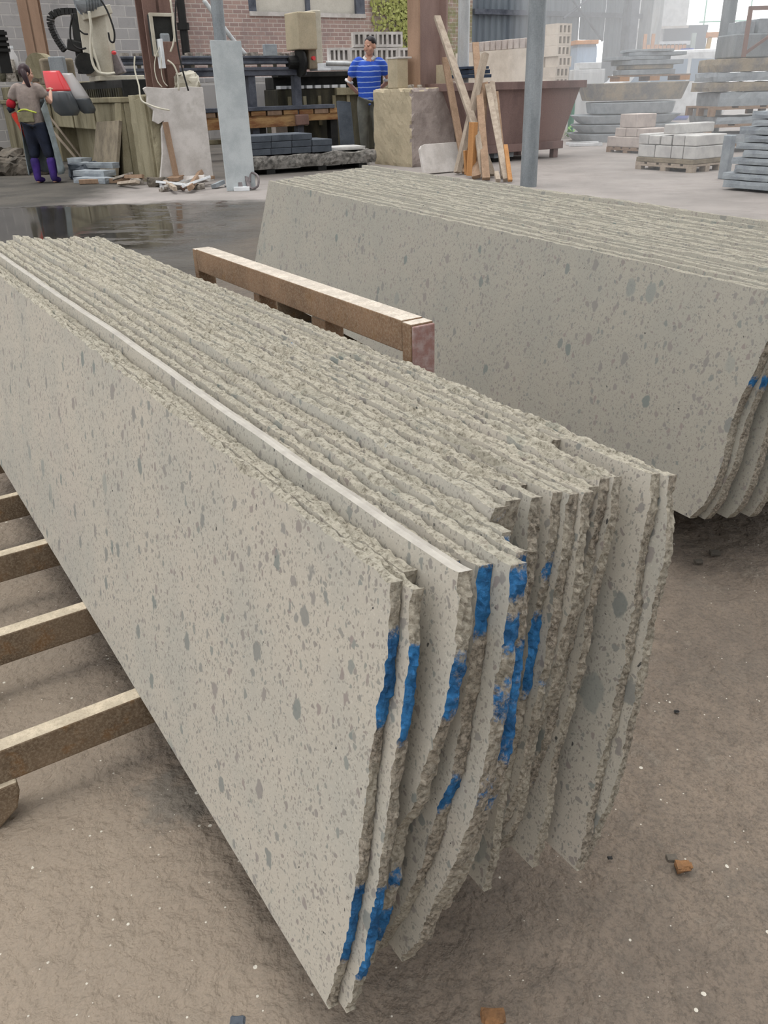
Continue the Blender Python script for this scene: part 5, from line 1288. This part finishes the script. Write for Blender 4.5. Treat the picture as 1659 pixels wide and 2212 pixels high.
    for k in range(60):
        a = rr.random() * 6.28; r = .12 * rr.random(); c = Vector((r * math.cos(a), r * math.sin(a), .02 + .22 * rr.random())); e = Vector((rr.random() - .5, rr.random() - .5, rr.random() - .2)).normalized() * .06; s_ = e.cross(Z) * .5
        b.add([tuple(c - e), tuple(c + s_), tuple(c + e), tuple(c - s_)], [(0, 1, 2, 3)])
    tag(b.build('weed_tuft', 'weed', None, G(1228, 298)), 'bright green weed tuft at the foot of the hollow-block pier', 'plant')
MAT['panelgreen'] = plain('grey_green_sheet', sr(186, 200, 196), .4)
MAT['scaffold'] = plain('scaffold_green', sr(130, 210, 180), .5)
MAT['tarp'] = plain('pale_blue_tarp', sr(190, 206, 226), .5)
MAT['weed'] = leaf_mat('weed_leaf', sr(100, 180, 60), sr(150, 210, 90))
outside()

# ------------------------------------------------------------------ added haze volume for dust and lens glare where the shed opens to daylight
def haze():
    n = bpy.data.materials.new('dust_glare_volume'); n.use_nodes = True; t = n.node_tree; t.nodes.clear()
    o = t.nodes.new('ShaderNodeOutputMaterial'); v = t.nodes.new('ShaderNodeVolumeScatter'); v.inputs['Color'].default_value = (.96, .98, 1, 1); v.inputs['Density'].default_value = .026
    v.inputs['Anisotropy'].default_value = .35
    t.links.new(v.outputs[0], o.inputs['Volume']); MAT['haze'] = n
    m = MB(); m.prism([(2.6, 8.5), (30, 8.5), (30, 48), (9, 48), (2.6, 18)], .02, 9)
    h = m.build('dust_glare_haze', 'haze'); h['kind'] = 'stuff'; h['label'] = 'pale haze of dust and lens glare in the open daylit side of the yard'; h['category'] = 'haze'
haze()

# ------------------------------------------------------------------ loose bits on the dirt in front
for i, (px, py, s_, mat, nm, lab) in enumerate(((1476, 1872, .020, 'rustclod', 'rusty_clod', 'orange-brown rusty clod on the dirt, right of the near stack'), (1452, 1850, .013, 'mud', 'mud_clod', 'small brown clod just behind the orange rusty clod'),
                                               (1066, 2200, .024, 'rustclod', 'rusty_clod', 'orange-brown rusty clod at the bottom edge of the picture'), (1320, 1850, .006, 'blackrubber', 'pebble', 'tiny black pebble on the dirt below the back of the near stack'),
                                               (1463, 1533, .008, 'blackrubber', 'pebble', 'tiny black pebble on the dirt to the right of the near stack'), (1545, 1195, .020, 'mud', 'mud_clod', 'dark clod on the dirt before the far stack'),
                                               (1510, 1210, .016, 'mud', 'mud_clod', 'dark narrow clod right beside the near stack, before the far stack'), (510, 2205, .016, 'slate', 'stone_chip', 'grey stone chip at the bottom edge, left of the near stack corner'))):
    q = G(px, py); me = rough_block(s_ * 1.4, s_, s_ * .55, s_ * .2, s_ / 4, 300 + i, s_ * .25)
    tag(link(nm, me, mat, None, (q.x - s_ * .7, q.y - s_ * .5, -.006), 0), lab, 'clod' if 'clod' in nm else 'stone')

# ------------------------------------------------------------------ people
def skin(verts, edges, radii, sub=2, root=0):
    """continuous skinned surface through joints"""
    me = bpy.data.meshes.new('skeleton'); me.from_pydata([tuple(v) for v in verts], edges, []); me.update()
    o = bpy.data.objects.new('skeleton', me); COL.objects.link(o)
    o.modifiers.new('skin', 'SKIN')
    me.skin_vertices  # layer is created with the modifier's data below
    return o
def skinned(verts, edges, radii, sub=2, root=0):
    me = bpy.data.meshes.new('skeleton'); me.from_pydata([tuple(v) for v in verts], edges, []); me.update()
    o = bpy.data.objects.new('skeleton', me); COL.objects.link(o)
    md = o.modifiers.new('skin', 'SKIN'); md.use_smooth_shade = True
    if not me.skin_vertices:
        bpy.context.view_layer.objects.active = o; o.select_set(True)
        bpy.ops.mesh.customdata_skin_add()
    lay = me.skin_vertices[0].data
    for i, r in enumerate(radii):
        lay[i].radius = (r, r) if not isinstance(r, tuple) else r
        lay[i].use_root = (i == root)
    if sub:
        s = o.modifiers.new('sub', 'SUBSURF'); s.levels = sub; s.render_levels = sub
    bpy.context.view_layer.update()
    dg = bpy.context.evaluated_depsgraph_get(); ev = o.evaluated_get(dg)
    out = bpy.data.meshes.new_from_object(ev); bpy.data.objects.remove(o); bpy.data.meshes.remove(me)
    return [tuple(v.co) for v in out.vertices], [tuple(p.vertices) for p in out.polygons]
def fuse(parts, voxel, smooth=2):
    """one continuous surface from overlapping parts"""
    m = MB()
    for vs, fs in parts: m.add(vs, fs)
    me = bpy.data.meshes.new('fuse'); me.from_pydata(m.v, [], m.f); me.update()
    o = bpy.data.objects.new('fuse', me); COL.objects.link(o)
    r = o.modifiers.new('r', 'REMESH'); r.mode = 'VOXEL'; r.voxel_size = voxel; r.use_smooth_shade = True
    s = o.modifiers.new('s', 'SMOOTH'); s.factor = .5; s.iterations = smooth
    bpy.context.view_layer.update()
    ev = o.evaluated_get(bpy.context.evaluated_depsgraph_get()); out = bpy.data.meshes.new_from_object(ev)
    bpy.data.objects.remove(o); return out
def ball(c, rx, ry, rz, rot=None, n=20, m=14):
    b = MB(); b.ball((0, 0, 0), rx, ry, rz, n, m); M = Matrix.Translation(c) @ (rot.to_4x4() if rot else Matrix())
    return [tuple(M @ Vector(v)) for v in b.v], b.f
def head_parts(c, rot, s=1.0):
    """head looking along local -y; c is the centre of the skull"""
    parts = []
    def B(x, y, z, rx, ry, rz): parts.append(ball(Vector(c) + rot @ (Vector((x, y, z)) * s), rx * s, ry * s, rz * s, rot))
    B(0, .01, .03, .076, .094, .092); B(0, -.022, -.035, .060, .070, .080); B(0, -.050, -.085, .034, .034, .030)      # skull, face, chin
    B(0, -.100, -.015, .013, .018, .028); B(0, -.104, -.032, .017, .016, .012)                                   # nose
    B(0, -.084, -.062, .024, .012, .008); B(0, -.082, -.072, .020, .012, .008)                                    # lips
    for sx in (-1, 1):
        B(.030 * sx, -.083, .018, .022, .012, .008); B(.046 * sx, -.060, -.03, .024, .026, .03); B(.078 * sx, .008, -.008, .012, .022, .034)    # brow, cheek, ear
    return parts
def hand_parts(wrist, fwd, palmn, s=1.0, curl=.5, side=1):
    """five fingers of different lengths, bent at the knuckles; thumb leaves the side of the palm"""
    f = Vector(fwd).normalized(); n = Vector(palmn); n = (n - f * n.dot(f)).normalized(); w_ = f.cross(n) * side
    parts = []; W = Vector(wrist)
    parts.append(skinned([W, W + f * .04 * s, W + f * .085 * s], [(0, 1), (1, 2)], [(.022 * s, .026 * s), (.019 * s, .036 * s), (.015 * s, .036 * s)], 1))
    for k, (o_, L) in enumerate(((-.030, .062), (-.010, .074), (.010, .080), (.029, .070))):
        p = W + f * .08 * s + w_ * (o_ * s); d = f.copy(); vs = [p - f * .02 * s]
        for seg in (.42, .32, .26):
            vs.append(p.copy()); d = (d + n * curl * .55).normalized(); p = p + d * (L * seg * s)
        vs.append(p); parts.append(skinned(vs, [(i, i + 1) for i in range(len(vs) - 1)], [.0095 * s] * 3 + [.0085 * s, .007 * s], 1))
    p = W + f * .025 * s + w_ * .024 * s; vs = [p, p + (f * .5 + w_ * .8).normalized() * .035 * s, p + (f * .85 + w_ * .75 + n * .3).normalized() * .066 * s, p + (f + w_ * .5 + n * .6).normalized() * .085 * s]
    parts.append(skinned(vs, [(0, 1), (1, 2), (2, 3)], [.014 * s, .012 * s, .010 * s, .008 * s], 1))
    return parts
def skin_mat(name, c):
    n = NT(name); p = n.obj(); return n.done(n.mix(n.noise(p, 12, 3), c, tuple(x * .85 for x in c[:3]) + (1,)), .55)
MAT['skin'] = skin_mat('sunned_skin', sr(196, 150, 128)); MAT['skin_pale'] = skin_mat('pale_skin', sr(206, 160, 138))
MAT['hair'] = plain('black_hair', sr(34, 28, 32), .45); MAT['hair_brown'] = plain('dark_brown_hair', sr(54, 34, 38), .45)
def striped_shirt():
    n = NT('blue_striped_knit'); p = n.obj(); s = n.n('ShaderNodeSeparateXYZ'); n.put(s.inputs[0], p)
    zz = n.math('ADD', s.outputs[2], n.math('MULTIPLY', n.math('SUBTRACT', n.noise(p, 4, 3), .5), .05))
    w1 = n.math('FRACT', n.math('MULTIPLY', zz, 13.5)); m = n.step(n.math('ABSOLUTE', n.math('SUBTRACT', w1, .5)), .13, .06)
    c = n.mix(n.math('MULTIPLY', m, .62), n.mix(n.noise(p, 9, 3), sr(44, 92, 204), sr(28, 66, 168)), sr(186, 208, 240))
    return n.done(c, .8, n.bump(n.noise(p, 25, 4), .4, .015))
MAT['shirt_blue'] = striped_shirt()
def cloth(name, a, b, sc=6): 
    n = NT(name); p = n.obj(); return n.done(n.mix(n.step(n.noise(p, sc, 4), .35, .65), a, b), .85, n.bump(n.noise(p, 14, 4), .6, .02))
MAT['shirt_grey'] = cloth('grey_cotton', sr(150, 136, 128), sr(128, 116, 110)); MAT['trouser_grey'] = cloth('grey_trouser_cloth', sr(112, 112, 104), sr(90, 90, 84))
MAT['trouser_navy'] = cloth('navy_trouser_cloth', sr(28, 36, 56), sr(18, 24, 40)); MAT['boot_purple'] = cloth('purple_rubber_boot', sr(72, 44, 128), sr(50, 32, 96))
MAT['apron'] = cloth('grey_green_apron', sr(138, 148, 152), sr(120, 128, 126)); MAT['red_cloth'] = cloth('red_sleeve_cloth', sr(196, 24, 44), sr(150, 14, 34)); MAT['orange_rubber'] = cloth('orange_red_rubber', sr(232, 84, 62), sr(204, 56, 44))
MAT['collar'] = cloth('white_collar', sr(226, 222, 218), sr(200, 198, 198)); MAT['khaki'] = cloth('khaki_cloth', sr(140, 134, 104), sr(116, 110, 84)); MAT['lime'] = plain('lime_tie', sr(186, 196, 84), .7)
MAT['shoe'] = plain('brown_sandal', sr(96, 62, 44), .6)

def mesh_from(vs, fs):
    me = bpy.data.meshes.new('cloth'); me.from_pydata(vs, [], fs); me.update(); return me
def man():
    o = thing('person', 'man in a blue striped polo shirt, hands behind his back, beside the beige block', 'person', (wx(802, 15.35).x, 15.35, 0)); o.scale = (1.06, 1.06, 1.06)
    k = 1.0
    hip, wst, chs, nek = Vector((0, 0, .93)), Vector((0, 0, 1.08)), Vector((.0, -.01, 1.30)), Vector((.01, .0, 1.475))
    shR, shL = Vector((-.19, .0, 1.41)), Vector((.205, .0, 1.40))
    elR, elL = Vector((-.325, .07, 1.14)), Vector((.315, .12, 1.16))
    wrR, wrL = Vector((-.165, .20, .985)), Vector((.13, .22, 1.02))
    knR, knL = Vector((-.105, -.015, .50)), Vector((.12, .0, .50)); anR, anL = Vector((-.095, .03, .085)), Vector((.125, .04, .085))
    head = Vector((.035, -.035, 1.635)); rot = Matrix.Rotation(R(-38), 3, 'Z') @ Matrix.Rotation(R(8), 3, 'X')
    body = [hip, wst, chs, nek, nek + (head - nek) * .55, shR, elR, wrR, shL, elL, wrL, hip + Vector((-.10, 0, -.06)), knR, anR, hip + Vector((.10, 0, -.06)), knL, anL]
    ed = [(0, 1), (1, 2), (2, 3), (3, 4), (2, 5), (5, 6), (6, 7), (2, 8), (8, 9), (9, 10), (0, 11), (11, 12), (12, 13), (0, 14), (14, 15), (15, 16)]
    rd = [(.15, .11), (.14, .105), (.155, .11), .062, .058, .058, .040, .028, .058, .040, .028, .088, .056, .038, .088, .056, .038]
    parts = [skinned(body, ed, rd)] + head_parts(head, rot, 1.07) + hand_parts(wrR, Vector((.9, .25, -.35)), Vector((0, -1, 0)), 1, .5, 1) + hand_parts(wrL, Vector((-.9, .2, -.3)), Vector((0, -1, 0)), 1, .5, -1)
    for a, sx in ((anR, -1), (anL, 1)): parts.append(skinned([a + Vector((0, .045, -.045)), a + Vector((0, -.03, -.04)), a + Vector((.02 * sx, -.15, -.06))], [(0, 1), (1, 2)], [(.036, .036), (.036, .042), (.042, .020)], 1))
    link('body', fuse(parts, .0085), 'skin', o)
    # clothing
    sh = [hip + Z * .015, wst, chs, nek - Z * .03, shR, shR + (elR - shR) * .72, shL, shL + (elL - shL) * .66]
    T = [skinned([hip - Z * .14, hip + Z * .01, wst, chs, chs + Z * .10, nek - Z * .02], [(0, 1), (1, 2), (2, 3), (3, 4), (4, 5)], [(.19, .15), (.19, .15), (.19, .145), (.228, .175), (.20, .14), .075])]
    for a, b, f in ((shR, elR, .72), (shL, elL, .66)): T.append(skinned([a - (b - a) * .18 - Vector((a.x * .5, 0, 0)), a, a + (b - a) * .4, a + (b - a) * f], [(0, 1), (1, 2), (2, 3)], [.09, .088, .084, .082]))
    link('polo_shirt', fuse(T, .014, 4), 'shirt_blue', o)
    for a, b, f, nm in ((shR, elR, .72, 'sleeve_cuff'), (shL, elL, .66, 'sleeve_cuff')):
        d = (b - a).normalized(); c = a + (b - a) * f; m = MB(); m.tube([c + d * .045, c + d * .070], .070, 18); m.build('sleeve_cuff', 'collar', o, smooth=True)
    c = nek + Vector((.0, -.005, .0)); m = MB(); N = 24
    vs = []
    for i in range(N + 1):
        a = R(-90 + 26) + (2 * math.pi - R(52)) * i / N
        for r, z in ((.064, .030), (.092, .006), (.088, -.004)): vs.append((c.x + r * math.cos(a), c.y + r * math.sin(a) * 1.0, c.z + z - .06 * max(0, -math.sin(a) - .3)))
    m.add(vs, [(3 * i + j, 3 * i + 3 + j, 3 * i + 4 + j, 3 * i + 1 + j) for i in range(N) for j in range(2)]); so_ = m.build('collar', 'collar', o, smooth=True); sd = so_.modifiers.new('s', 'SOLIDIFY'); sd.thickness = .008
    m = MB(); ch = [c + Vector((-.045, -.088, -.012)), c + Vector((.045, -.088, -.012)), c + Vector((.0, -.135, -.15))]; m.add([tuple(p) for p in ch] + [tuple(p + Vector((0, .06, 0))) for p in ch], [(0, 2, 1), (3, 4, 5), (0, 1, 4, 3), (1, 2, 5, 4), (2, 0, 3, 5)]); m.build('open_neck', 'skin', o)
    tr = [hip + Z * .12, hip + Vector((-.10, 0, -.10)), knR, anR + Z * .03, hip + Vector((.10, 0, -.10)), knL, anL + Z * .03]
    vs, fs = skinned(tr, [(0, 1), (1, 2), (2, 3), (0, 4), (4, 5), (5, 6)], [(.172, .130), .120, .088, .070, .120, .088, .070])
    link('trousers', fuse([(vs, fs)], .014, 2), 'trouser_grey', o)
    for a, sx in ((anR, -1), (anL, 1)):
        m = MB(); q = [(-.042, .07), (.042, .07), (.048, -.05), (.050, -.15), (.03, -.20), (-.02, -.205), (-.046, -.15), (-.045, -.05)]; m.prism([(x + a.x + .01 * sx, y + a.y) for x, y in q], 0.0, .022); s_ = m.build('sandal', 'shoe', o, bevel=.005)
        m = MB(); m.tube([(a.x - .05, a.y - .09, .02), (a.x - .02, a.y - .10, .072), (a.x + .03, a.y - .10, .072), (a.x + .06, a.y - .09, .02)], .012, 8); m.build('strap', 'shoe', s_)
    # short hair: a cap over the skull
    hp = [ball(head + rot @ Vector((0, .020, .050)), .087, .102, .086, rot)]
    hm = fuse(hp, .010, 1); keep = [p for p in hm.polygons]; 
    bm = bmesh.new(); bm.from_mesh(hm); inv = rot.transposed()
    kill = [f for f in bm.faces if (lambda l: l.z < .028 + (.040 if l.y < -.045 else 0) - (.055 if l.y > .03 else 0))(inv @ (f.calc_center_median() - head))]
    bmesh.ops.delete(bm, geom=kill, context='FACES'); bm.to_mesh(hm); bm.free()
    h = link('hair', hm, 'hair', o); s_ = h.modifiers.new('s', 'SOLIDIFY'); s_.thickness = .012
    ee = MB()
    for sx in (-1, 1):
        p = head + rot @ Vector((.030 * sx, -.082, .004)); b = MB(); b.ball(p, .008, .009, .0045, 10, 8); b.build('eye', 'hair', o, smooth=True)
        p = head + rot @ Vector((.031 * sx, -.092, .024)); b = MB(); b.ball(p, .015, .006, .003, 10, 6); b.build('eyebrow', 'hair', o, smooth=True)
man()
def woman():
    o = thing('person', 'woman seen from behind, dark ponytail, grey T-shirt, long apron and purple boots', 'person', (-4.86, 13.05, 0), R(-8)); o.scale = (.93, .95, .95)
    # she faces +y (away); x to the right of the picture
    hip, wst, chs, nek = Vector((.02, 0, .86)), Vector((.0, .0, 1.0)), Vector((-.02, .02, 1.22)), Vector((-.01, .05, 1.36))
    shL, shR = Vector((-.205, .03, 1.30)), Vector((.16, .05, 1.30))
    elL, elR = Vector((-.315, -.03, 1.05)), Vector((.265, .14, 1.10))
    wrL, wrR = Vector((-.215, .03, .82)), Vector((.20, .34, 1.27))
    knL, knR = Vector((-.085, .02, .46)), Vector((.135, .02, .46)); anL, anR = Vector((-.095, -.01, .08)), Vector((.175, -.01, .08))
    head = Vector((-.005, .08, 1.50)); rot = Matrix.Rotation(R(180 - 42), 3, 'Z') @ Matrix.Rotation(R(10), 3, 'X')
    body = [hip, wst, chs, nek, nek + (head - nek) * .5, shL, elL, wrL, shR, elR, wrR, hip + Vector((-.09, 0, -.06)), knL, anL, hip + Vector((.09, 0, -.06)), knR, anR]
    ed = [(0, 1), (1, 2), (2, 3), (3, 4), (2, 5), (5, 6), (6, 7), (2, 8), (8, 9), (9, 10), (0, 11), (11, 12), (12, 13), (0, 14), (14, 15), (15, 16)]
    rd = [(.15, .115), (.12, .095), (.135, .10), .055, .050, .050, .038, .026, .050, .038, .026, .088, .055, .036, .088, .055, .036]
    parts = [skinned(body, ed, rd)] + head_parts(head, rot, .94) + hand_parts(wrL, Vector((.15, .1, -1)), Vector((1, .2, 0)), .92, .5, 1) + hand_parts(wrR, Vector((-.3, .8, .4)), Vector((-.3, 0, -1)), .92, .6, 1)
    for a in (anL, anR): parts.append(skinned([a + Vector((0, -.04, -.045)), a + Vector((0, .05, -.045)), a + Vector((0, .15, -.06))], [(0, 1), (1, 2)], [(.034, .034), (.034, .04), (.04, .018)], 1))
    link('body', fuse(parts, .0085), 'skin_pale', o)
    sh = [hip + Z * .06, wst, chs, nek - Z * .03, shL, shL + (elL - shL) * .62, shR, shR + (elR - shR) * .60]
    T = [skinned([hip - Z * .10, hip + Z * .04, wst, chs, chs + Z * .09, nek - Z * .02], [(0, 1), (1, 2), (2, 3), (3, 4), (4, 5)], [(.19, .15), (.185, .145), (.17, .135), (.19, .14), (.17, .11), .065])]
    for a, b, f in ((shL, elL, .62), (shR, elR, .60)): T.append(skinned([a - (b - a) * .18 - Vector((a.x * .5, 0, 0)), a, a + (b - a) * .4, a + (b - a) * f], [(0, 1), (1, 2), (2, 3)], [.082, .082, .082, .084]))
    link('t_shirt', fuse(T, .014, 4), 'shirt_grey', o)
    tr = [hip + Z * .12, hip + Vector((-.09, 0, -.10)), knL, anL + Z * .25, hip + Vector((.09, 0, -.10)), knR, anR + Z * .25]
    vs, fs = skinned(tr, [(0, 1), (1, 2), (2, 3), (0, 4), (4, 5), (5, 6)], [(.168, .135), .120, .090, .076, .120, .090, .076])
    link('trousers', fuse([(vs, fs)], .014, 2), 'trouser_navy', o)
    for a in (anL, anR):
        vs, fs = skinned([a + Z * .30, a + Z * .1, a + Vector((0, -.02, -.03)), a + Vector((0, .06, -.035)), a + Vector((0, .16, -.045))], [(0, 1), (1, 2), (2, 3), (3, 4)], [.080, .066, .055, (.05, .05), (.045, .034)])
        link('rubber_boot', fuse([(vs, fs)], .012, 2), 'boot_purple', o)
    # apron: wraps the front and both sides, open at the back
    N = 22; rows = 14; vs = []
    for j in range(rows + 1):
        f = j / rows; z = 1.20 - f * 1.06
        open_ = R(52) + R(14) * math.sin(f * 2.6) if f > .12 else R(95)
        rx = .205 + .075 * f; ry = .165 + .05 * f
        for i in range(N + 1):
            a = -math.pi / 2 + open_ + (2 * math.pi - 2 * open_) * i / N
            w_ = .012 * math.sin(a * 7 + f * 3) * f
            vs.append((.02 + (rx + w_) * math.cos(a) + .035 * f, .02 + (ry + w_) * math.sin(a), z + .02 * math.sin(a * 3)))
    fs = [(j * (N + 1) + i, j * (N + 1) + i + 1, (j + 1) * (N + 1) + i + 1, (j + 1) * (N + 1) + i) for j in range(rows) for i in range(N)]
    ap = link('apron', mesh_from(vs, fs), 'apron', o, smooth=True); sd = ap.modifiers.new('s', 'SOLIDIFY'); sd.thickness = .008
    m = MB(); m.tube(spline([(-.15, -.115, .995), (-.08, -.140, 1.02), (0, -.148, 1.025), (.08, -.140, 1.0), (.15, -.12, .98)]), .012, 8); m.build('apron_tie', 'lime', ap, smooth=True)
    m = MB(); m.box(-.155, .10, -.150, -.125, .855, .995); m.build('waist_cloth', 'khaki', o, bevel=.01)
    # sleeve guard, band and glove on her left arm
    d = (elL - shL); vs, fs = skinned([shL + d * .50, shL + d * .8, elL + Vector((0, 0, -.01))], [(0, 1), (1, 2)], [.060, .082, .060], 2); link('sleeve_guard', fuse([(vs, fs)], .01, 2), 'red_cloth', o)
    m = MB(); m.tube([elL + Vector((-.005, 0, .02)), elL + (wrL - elL) * .22], .05, 14); m.build('arm_band', 'trouser_navy', o, smooth=True)
    d = wrL - elL; vs, fs = skinned([elL + d * .2, elL + d * .6, wrL, wrL + Vector((.03, .01, -.12)), wrL + Vector((.04, .02, -.19))], [(0, 1), (1, 2), (2, 3), (3, 4)], [.050, .062, .058, .056, .034], 2); link('rubber_glove', fuse([(vs, fs)], .01, 2), 'orange_rubber', o)
    # hair and ponytail
    hp = [ball(head + rot @ Vector((0, .024, .030)), .084, .094, .098, rot)]
    vs, fs = skinned([head + Vector((-.01, -.07, .05)), head + Vector((.03, -.11, -.03)), head + Vector((.06, -.115, -.14)), head + Vector((.085, -.10, -.24))], [(0, 1), (1, 2), (2, 3)], [.042, .045, .036, .014])
    link('hair', fuse(hp + [(vs, fs)], .010, 2), 'hair_brown', o)
    for sx in (-1, 1):
        p = head + rot @ (Vector((.030 * sx, -.080, .004)) * .94); b = MB(); b.ball(p, .010, .010, .006, 10, 8); b.build('eye', 'hair', o, smooth=True)
woman()
